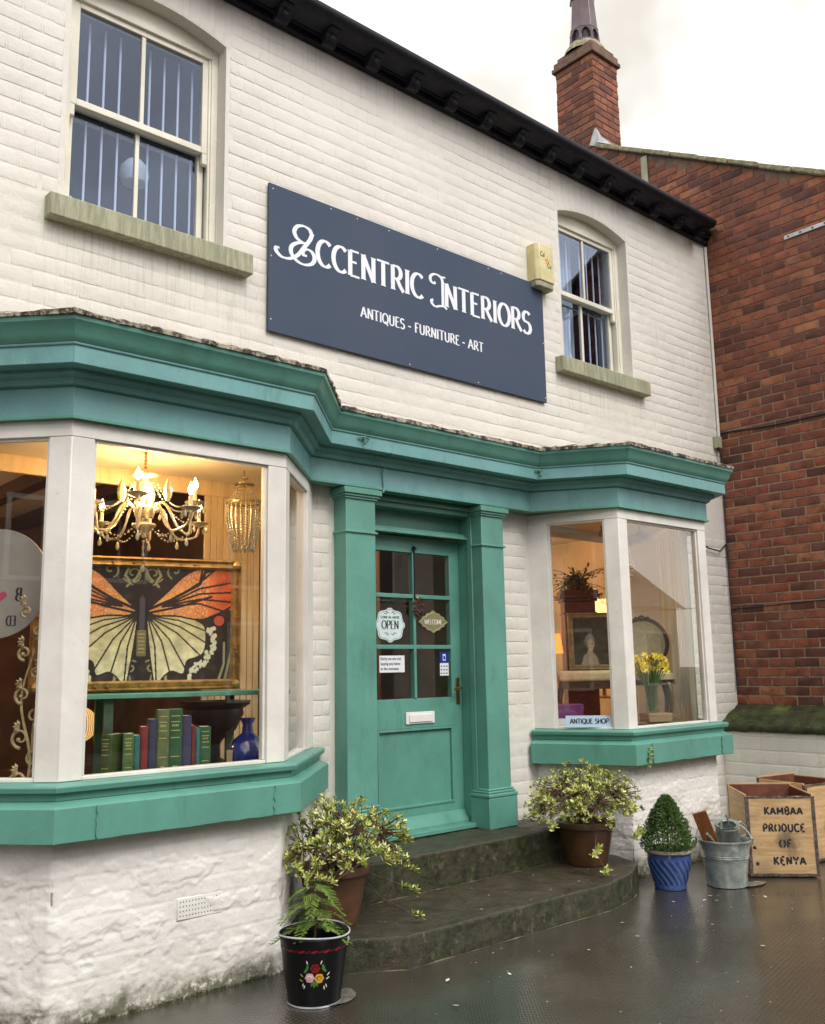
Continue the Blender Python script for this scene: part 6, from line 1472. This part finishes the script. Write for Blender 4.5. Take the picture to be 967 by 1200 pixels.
o = b.build('foliage', leaf_mat('young_fir_green', (.055, .14, .018), (.14, .24, .035), (.24, .32, .07)), BK, fix=False); tag(o, kind='stuff'); bs.build('stem', tw, BK)

# blue fluted pot with dwarf spruce
BP_SCALE = (.89, .89, .96)
BP = thing('potted_spruce', 'cone-shaped dwarf spruce in a glossy cobalt blue fluted pot', 'potted tree', (5.74, -.99, 0))
px0, py0 = 5.74, -.99; b = B(); n_ = 96; pr = [(.118, .0), (.122, .012), (.120, .03), (.135, .08), (.152, .14), (.162, .19), (.163, .225), (.160, .236)]
vs = []
for j in range(24):
    t = j/23; z_ = .236*t; r0 = np.interp(z_, [p[1] for p in pr], [p[0] for p in pr])
    for i in range(n_):
        a = 2*math.pi*i/n_; fl = .0045*math.cos(18*(a+z_*5.2)) if .035 < z_ < .205 else 0; vs.append((px0+(r0+fl)*math.cos(a), py0+(r0+fl)*math.sin(a), z_))
b.add(vs, [(j*n_+i, j*n_+(i+1) % n_, (j+1)*n_+(i+1) % n_, (j+1)*n_+i) for j in range(23) for i in range(n_)])
bg_ = NT('cobalt_glaze'); bg_ = bg_.set(base=bg_.n('ShaderNodeAttribute', attribute_name='paint').outputs[0], rough=.15, coat=.7)
po_ = b.build('pot', bg_, BP, fix=False, ang=180)
cc2 = []
for (x_, y_, z_) in b.v:
    a = math.atan2(y_-py0, x_-px0); k_ = max(0, math.cos(18*(a+z_*5.2)))**2 if .035 < z_ < .205 else .25
    cc2 += [.012+.10*k_, .04+.17*k_, .20+.28*k_, 1]
po_.data.color_attributes.new('paint', 'FLOAT_COLOR', 'POINT').data.foreach_set('color', cc2)
b = B(); b.lathe([(.160, .236), (.176, .240), (.184, .250), (.183, .262), (.172, .268), (.158, .262), (.150, .22), (.001, .215)], (px0, py0, 0), 40); b.build('rim', simple('cobalt_glaze_rim', (.30, .27, .24), .25, .25, 20), BP)
b = B(); r_ = random.Random(8); bs = B(); bs.tube([(px0, py0, .21), (px0, py0, .55)], [.012, .004], 6)
for k in range(3600):
    t = r_.random()**.8; z_ = .245+.375*t; a = r_.random()*6.28; Rz = .215*(1-t)**.78*min(1, .50+t*5)*1.02+.012; lump = 1.05+.30*fbm(math.cos(a)*2.6, math.sin(a)*2.6, z_*8, 4, 1.)
    Rz *= lump*r_.uniform(.62, 1.03); p = Vector((px0+Rz*math.cos(a), py0+Rz*math.sin(a), z_)); d_ = Vector((math.cos(a), math.sin(a), .75+r_.uniform(-.3, .5)))
    o1 = d_.orthogonal().normalized(); o2 = d_.normalized().cross(o1)
    for i in range(7): t2 = i*.9+k; leaf(b, p-d_*.006+d_*.0022*i, d_*.7+(o1*math.cos(t2)+o2*math.sin(t2))*.75, d_, .016, .0042)
tag(b.build('foliage', leaf_mat('spruce_green', (.030, .075, .014), (.065, .135, .028), (.12, .20, .045)), BP, fix=False), kind='stuff'); bs.build('trunk', tw, BP)
b = B(); b.lathe([(.001, .238), (.155, .235)], (px0, py0, 0), 24); b.build('soil', 'soil', BP); BP.scale = BP_SCALE

# galvanised bucket, watering can, board
zn = NT('galvanised_zinc'); zn = zn.set(base=zn.mix(zn.ramp(zn.noise(14, 6, .7), .35, .65), (.26, .31, .29), (.44, .48, .44)), rough=zn.ramp(zn.noise(20, 4), .0, 1.5), metal=.45, normal=zn.bump(zn.noise(30, 4), .3, .002)); MT['zinc'] = zn
zx, zy = 6.07, -1.22
ZB_ = thing('zinc_bucket', 'galvanised zinc bucket standing left of the wooden crate', 'bucket', (zx, zy, 0))
b = B(); b.lathe([(.001, .012), (.128, .012), (.131, 0), (.135, .004), (.134, .02), (.152, .185), (.158, .190), (.156, .198), (.160, .204), (.157, .212), (.176, .290), (.182, .296), (.182, .304), (.175, .306), (.170, .29), (.128, .03), (.001, .024)], (zx, zy, 0), 44); b.build('body', 'zinc', ZB_)
b = B(); va = math.atan2(CAM.y-zy, CAM.x-zx); pts = []
for i in range(25):
    t = math.pi*i/24; e = Vector((math.cos(va+math.pi/2), math.sin(va+math.pi/2), 0)); f_ = Vector((math.cos(va+.3), math.sin(va+.3), 0)); pts.append(Vector((zx, zy, .292))+e*.184*math.cos(t)*-1+(f_*.97+Vector((0, 0, .25))).normalized()*0+f_*.176*math.sin(t)*-.35+Vector((0, 0, .135*math.sin(t))))
b.tube(pts, .0042, 6); 
for s_ in (-1, 1): b.tube([Vector((zx, zy, .30))+e*.184*s_+Vector((0, 0, -.03)), Vector((zx, zy, .30))+e*.190*s_+Vector((0, 0, .012)), Vector((zx, zy, .30))+e*.178*s_+Vector((0, 0, .012))], .006, 6)
b.build('handle', 'zinc', ZB_)
WC = thing('watering_can', 'small zinc watering can tipped inside the galvanised bucket', 'watering can', (6.12, -1.20, .20), 0)
b = B(); mW = Matrix.Translation((6.14, -1.21, .20)) @ Matrix.Rotation(R(-14), 4, 'Y') @ Matrix.Rotation(R(8), 4, 'X')
b.lathe([(.001, 0), (.088, 0), (.092, .01), (.082, .19), (.086, .196), (.080, .198), (.076, .18), (.07, .02), (.001, .012)], n=28, m=mW); b.build('body', 'zinc', WC)
b = B(); pts = [(.085*math.cos(t), -.0, .175+.0) for t in (0,)]; b.tube([mW @ Vector((-.03+.05*math.cos(t), .0, .20+.085*math.sin(t))) for t in np.linspace(0, math.pi, 14)], .0065, 7); b.build('top_handle', 'zinc', WC)
b = B(); rt = Vector((-math.sin(va), math.cos(va), 0)); b.tube([mW @ Vector((.085, 0, .17)), mW @ Vector((.13, -.03, .185)), mW @ Vector((.165, -.05, .14)), mW @ Vector((.155, -.05, .085)), mW @ Vector((.10, -.02, .07))], .006, 7); b.build('back_handle', 'zinc', WC)
b = B(); b.tube([mW @ Vector((-.08, 0, .05)), mW @ Vector((-.15, .02, .13)), mW @ Vector((-.215, .03, .215))], [.014, .010, .008], 8); b.build('spout', 'zinc', WC)
b = B(); b.lathe([(.083, 0), (.06, .012), (.083, .020)], n=24, m=mW @ Matrix.Translation((0, 0, .19))); b.build('brim', 'zinc', WC)
PK = thing('wooden_board', 'reddish brown wooden board propped in the galvanised bucket', 'board', (5.98, -1.24, .1))
pv = Vector((-math.sin(va), math.cos(va), 0)); pv = -pv if pv.x < 0 else pv; ba = Vector((6.050, -1.215, .06)); tp = Vector((5.865, -1.165, .495)); ax = (tp-ba).normalized(); sd_ = (pv-ax*pv.dot(ax)).normalized(); nn_ = ax.cross(sd_)
mB_ = Matrix((sd_, nn_, ax)).transposed().to_4x4(); mB_.translation = ba
b = B(); b.box(-.045, .050, -.008, .008, 0, (tp-ba).length, mB_); b.build('board', wood('red_brown_board', (.16, .052, .014), (.26, .095, .028), (12, 12, 1), .4), PK, bev=.002)

# crates
cw = wood('tea_chest_plywood', (.44, .275, .125), (.60, .405, .205), (1.2, 1.2, 9), .6, gl=.2)
def _crfront():
    m = NT('stained_tea_chest_front'); tc = m.n('ShaderNodeTexCoord'); mp = m.n('ShaderNodeMapping'); m.l(tc.outputs['Object'], mp.inputs[0]); mp.inputs['Scale'].default_value = (1.2, 1.2, 9)
    f = m.noise(3.2, 6, .6, vec=mp.outputs[0], dist=1.2); base = m.mix(m.ramp(f, .3, .7), (.46, .29, .135), (.64, .44, .23))
    w_ = m.noise(7, 5, .7, vec=tc.outputs['Object'])
    for (p, r, k) in (((.27, 0, .26), .10, .75), ((.30, 0, .17), .07, .5), ((.06, 0, .42), .07, .3), ((.10, 0, .05), .12, .3)):
        d = m.n('ShaderNodeVectorMath', operation='DISTANCE'); m.l(tc.outputs['Object'], d.inputs[0]); d.inputs[1].default_value = p
        a = m.ramp(m.math('ADD', d.outputs['Value'], m.math('MULTIPLY', m.math('SUBTRACT', w_, .5), .22)), r, r*.1)
        base = m.mix(m.math('MULTIPLY', a, k), base, (.085, .065, .045))
    return m.set(base=base, rough=.6, normal=m.bump(f, .2, .002))
crf = _crfront()
met = simple('rusty_edge_tin', (.10, .075, .065), .55, .6, 40, .6, 60, .004)
red_in = simple('red_brown_inside', (.14, .045, .022), .7, .4, 9)
def crate(label, fl, ang, w, d, h, lines, dark=0):
    o = thing('wooden_crate', label, 'crate', (fl[0], fl[1], 0), R(ang), 'wooden tea chests'); t = .012
    for nm, a in (('front_panel', (0, w, 0, t, .012, h)), ('rear_panel', (0, w, d-t, d, .012, h+.03)), ('side_panel', (0, t, t, d-t, .012, h+.012)), ('side_panel', (w-t, w, t, d-t, .012, h+.012)), ('floor_panel', (t, w-t, t, d-t, .012, .026))):
        b = B(); b.box(*a); b.build(nm, crf if nm == 'front_panel' else cw if nm != 'floor_panel' else red_in, o, world=False, bev=.0015)
    for nm, a in (('lining', (t, w-t, d-t-.003, d-t-.0005, .03, h+.02)), ('lining', (w-t-.003, w-t-.0005, t, d-t-.004, .03, h+.005)), ('lining', (t+.0005, t+.003, t, d-t-.004, .03, h+.005))):
        b = B(); b.box(*a); b.build(nm, red_in, o, world=False)
    e = .002; s_ = .022
    for a in ((-e, s_, -e, 0, .01, h), (w-s_, w+e, -e, 0, .01, h), (s_, w-s_, -e, 0, .01, .03), (s_, w-s_, -e, 0, h-.014, h+.002), (-e, 0, 0, s_, .01, h), (-e, 0, d-s_, d, .01, h+.02), (w, w+e, 0, s_, .01, h)):
        b = B()
        # wavy torn tin strip
        if a[1]-a[0] > a[5]-a[4]: 
            n_ = 14; vs = []
            for i in range(n_+1):
                x = a[0]+(a[1]-a[0])*i/n_; j = .003*fbm(x*30, a[4], 1, 3); vs += [(x, a[2]-abs(j)*.4, a[4]+j), (x, a[2]-abs(j)*.4, a[5]+j*1.4)]
            b.add(vs, [(2*i, 2*i+2, 2*i+3, 2*i+1) for i in range(n_)])
        elif a[1]-a[0] > .01:
            n_ = 18; vs = []
            for i in range(n_+1):
                z = a[4]+(a[5]-a[4])*i/n_; j = .003*fbm(z*30, a[0], 2, 3); vs += [(a[0], a[2]-abs(j)*.4, z), (a[1]+j*(1 if a[0] < .1 else 0), a[2]-abs(j)*.4, z)] if a[0] < .1 else [(a[0]+j, a[2]-abs(j)*.4, z), (a[1], a[2]-abs(j)*.4, z)]
            b.add(vs, [(2*i, 2*i+1, 2*i+3, 2*i+2) for i in range(n_)])
        else: b.box(*a)
        b.build('edge_strip', met, o, world=False)
    for k in range(9):
        b = B(); z_ = .05+k*(h-.1)/8
        for x_ in (.010, w-.010): b.lathe([(.001, .0015), (.004, 0)], n=6, m=Matrix.Translation((x_, -.0025, z_)) @ Matrix.Rotation(R(90), 4, 'X'))
        b.build('nail', 'ink', o, world=False)
    for (t_, x_, z_, wd, hh) in lines:
        for bb in text_mesh(t_, hh, wd, thick=.25, thin=.25, serif=False, stencil=True, d=.0012, track=.10): bb.v = [(x+x_, y, z+z_) for x, y, z in bb.v]; bb.build('stencil_letter', 'ink', o, world=False, smooth=False, fix=False)
    return o
CR1 = crate('plywood tea chest stencilled KAMBAA PRODUCE OF KENYA', (6.375, -1.225), -47, .475, .55, .555, (('KAMBAA', .125, .431, .265, .050), ('PRODUCE', .108, .314, .289, .050), ('OF', .213, .207, .085, .050), ('KENYA', .165, .090, .222, .052)))
st_m = NT('dark_rubbed_stain'); 
for (x_, z_, r_s) in ((.04, .095, .013), (.025, .205, .012), (.035, .20, .006)):
    b = B(); b.lathe([(.001, .0012), (r_s*.6, .001), (r_s, .0002)], n=12, m=Matrix.Translation((x_+.015, -.0005, z_)) @ Matrix.Rotation(R(90), 4, 'X')); b.build('knot', simple('dark_knot', (.05, .012, .008), .6), CR1, world=False)
CR2 = crate('second tea chest half hidden behind the stencilled one, only a letter E showing', (7.08, -1.32), -10, .46, .44, .575, (('E', .045, .425, .035, .052),))
# fallen petals and a little grit on the paving
b = B(); r_ = random.Random(77)
for (x_, y_) in [(5.55, -1.35), (5.62, -1.42), (5.70, -1.33), (5.40, -1.25), (6.3, -1.9), (4.6, -1.55), (4.2, -1.5), (3.6, -1.5), (3.3, -1.35), (5.1, -1.7), (4.9, -2.1), (3.1, -1.6), (5.9, -1.6), (4.75, -1.3)]:
    leaf(b, Vector((x_, y_, .006)), Vector((r_.uniform(-1, 1), r_.uniform(-1, 1), .12)), Vector((0, 0, 1)), r_.uniform(.02, .045), r_.uniform(.010, .020), -.1)
for k in range(70):
    x_, y_ = r_.uniform(2.6, 6.2), r_.uniform(-2.6, -1.15); leaf(b, Vector((x_, y_, .005)), Vector((r_.uniform(-1, 1), r_.uniform(-1, 1), .12)), Vector((0, 0, 1)), r_.uniform(.005, .012), r_.uniform(.004, .008), -.1)
for k in range(26):
    x_, y_ = r_.uniform(3.3, 5.5), r_.uniform(-1.05, -.5); leaf(b, Vector((x_, y_, .172)), Vector((r_.uniform(-1, 1), r_.uniform(-1, 1), .12)), Vector((0, 0, 1)), r_.uniform(.006, .02), r_.uniform(.004, .010), -.1)
tag(b.build('fallen_petals', simple('pale_petal', (.55, .50, .40), .6, .2, 9), fix=False), 'pale petals and bits scattered over the wet paving and lower step', 'petals', kind='stuff')
# grass and moss tufts along the foot of the walls
b = B(); r_ = random.Random(13)
def tuft(x, y, z, n, L):
    for i in range(n): leaf(b, Vector((x+r_.uniform(-.02, .02), y+r_.uniform(-.01, .01), z)), Vector((r_.uniform(-.8, .8), r_.uniform(-.8, .3), 1)), Vector((0, -1, 0)), L*r_.uniform(.5, 1), .004)
for k in range(150):
    t = r_.random(); P_ = BAYL if r_.random() < .6 else BAYR; i = r_.choice((1, 1, 2)) if P_ is BAYL else r_.choice((0, 1, 1)); p = along(offs(P_, -.02)[i], offs(P_, -.02)[i+1], t); tuft(p[0], p[1], .0, 5, .018)
for k in range(60): tuft(r_.uniform(3.4, 5.3), -.455, .168, 3, .014)
for k in range(30): tuft(8.12, r_.uniform(-1.8, -.05), 0, 4, .03)
tag(b.build('moss_tufts', leaf_mat('moss_tuft_green', (.03, .045, .010), (.07, .09, .02)), fix=False), 'dark moss and tiny weeds along the foot of the walls', 'moss', kind='stuff')
for (x_, y_, rx_, ry_, rz__) in ((6.16, -1.33, .15, .06, -20), (2.80, -1.17, .12, .06, 30)):
    b = B(); n_ = 26; b.add([(x_+(rx_*math.cos(t)*math.cos(R(rz__))-ry_*math.sin(t)*math.sin(R(rz__)))*(1+.1*math.sin(3*t)), y_+(rx_*math.cos(t)*math.sin(R(rz__))+ry_*math.sin(t)*math.cos(R(rz__)))*(1+.1*math.sin(3*t)), .0085) for t in np.linspace(0, 2*math.pi, n_, endpoint=False)], [tuple(range(n_))])
    tag(b.build('puddle', simple('puddle_sheen', (.15, .145, .12), .2, .3, 20), smooth=False), kind='structure')  # pale tone stands in for wall and sky mirrored in the puddle

# ================================================================ HOUSES ACROSS THE ROAD (mirrored in the panes)
hb_m = simple('soot_darkened_brick', (.16, .085, .06), .85, .25, 3); hs = simple('far_slate', (.075, .08, .09), .5, .2, 4); wd = simple('pale_window_frame', (.7, .7, .68), .5); dg = NT('dark_window_glass'); dg = dg.set(base=(.02, .025, .03), rough=.05)
rend = simple('pale_render', (.50, .47, .40), .8, .1)
cols_ = ('brick', 'cream rendered', 'brick', 'cream rendered', 'cream rendered')
for k, x_ in enumerate((-9, -1.5, 6, 14, 23.3)):
    hh = (5.6, 5.2, 6.4, 5.4, 3.5)[k]; wdt = (7.4, 7.4, 7.6, 7.6, 4.8)[k]; pk = hh+(2.6, 2.3, 3.2, 2.5, 3.2)[k]
    H = thing('terraced_house', '%s terraced house across the road, number %s from the left in the pane reflections' % (cols_[k], ('one', 'two', 'three', 'four', 'five', 'six')[k]), 'house', (x_+wdt/2, -18, 0), 0, 'houses across the road')
    y0, y1 = -23.0, -14.6
    b = B(); b.box(x_, x_+wdt, y0, y1, -.15, hh); b.add([(x_, y0, hh), (x_, y1, hh), (x_, (y0+y1)/2, pk), (x_+wdt, y0, hh), (x_+wdt, y1, hh), (x_+wdt, (y0+y1)/2, pk)], [(0, 1, 2), (3, 5, 4)]); W_ = b.build('wall', rend if 'cream' in cols_[k] else hb_m, H, smooth=False)
    b = B(); b.add([(x_-.1, y1+.3, hh-.15), (x_+wdt+.1, y1+.3, hh-.15), (x_+wdt+.1, (y0+y1)/2, pk+.1), (x_-.1, (y0+y1)/2, pk+.1), (x_-.1, y0-.3, hh-.15), (x_+wdt+.1, y0-.3, hh-.15)], [(0, 1, 2, 3), (3, 2, 5, 4)]); RF = b.build('roof', hs, H, smooth=False)
    b = B(); b.box(x_+wdt-.9, x_+wdt-.1, (y0+y1)/2-.5, (y0+y1)/2+.5, pk-.6, pk+1.1); b.build('chimney', hb_m, RF, smooth=False)
    for (wx, wz, ww_, wh) in (((.2, 3.4, 1.1, 1.5), (.62, 3.4, 1.1, 1.5), (.62, .9, 1.5, 1.6)) if k < 4 else ((.60, .9, 1.4, 1.6),)):
        xx = x_+wdt*wx; b = B(); b.box(xx-.08, xx+ww_+.08, y1+.005, y1+.06, wz-.08, wz+wh+.08); F_ = b.build('window', wd, H, smooth=False); b = B(); b.box(xx, xx+ww_/2-.03, y1+.061, y1+.075, wz, wz+wh); b.box(xx+ww_/2+.03, xx+ww_, y1+.061, y1+.075, wz, wz+wh); b.build('pane', dg, F_, smooth=False)
    b = B(); b.box(x_+wdt*.22, x_+wdt*.22+.95, y1+.005, y1+.05, 0, 2.1); b.build('door', simple('far_door_paint', ((.10, .02, .02), (.02, .05, .10), (.03, .08, .05), (.1, .1, .1), (.12, .03, .02), (.02, .03, .08))[k], .4), H, smooth=False)

LH = thing('added_side_house', 'soot dark brick house added out of view at the left end of the yard to darken the canted panes', 'house', (-16, -3, 0))  # added out of view to cut the sky haze mirrored in the canted panes
b = B(); b.prism([(-13, -.15), (4, -.15), (4, 5.2), (-4.5, 8.6), (-13, 5.2)], -22, -13, axis='x'); LHW = b.build('wall', hb_m, LH, smooth=False)
b = B(); b.prism([(-13.3, 5.1), (-4.5, 8.62), (4.3, 5.1), (4.3, 5.25), (-4.5, 8.8), (-13.3, 5.25)], -22.2, -12.8, axis='x'); b.build('roof', hs, LH, smooth=False)
for (y_, z_) in ((-9, .9), (-3, .9), (0, .9), (-9, 3.4), (-4.5, 3.4), (0, 3.4)):
    b = B(); b.box(-12.99, -12.93, y_-.7, y_+.7, z_-.08, z_+1.6); F_ = b.build('window', wd, LH, smooth=False); b = B(); b.box(-12.928, -12.915, y_-.6, y_-.03, z_, z_+1.5); b.box(-12.928, -12.915, y_+.03, y_+.6, z_, z_+1.5); b.build('pane', dg, F_, smooth=False)
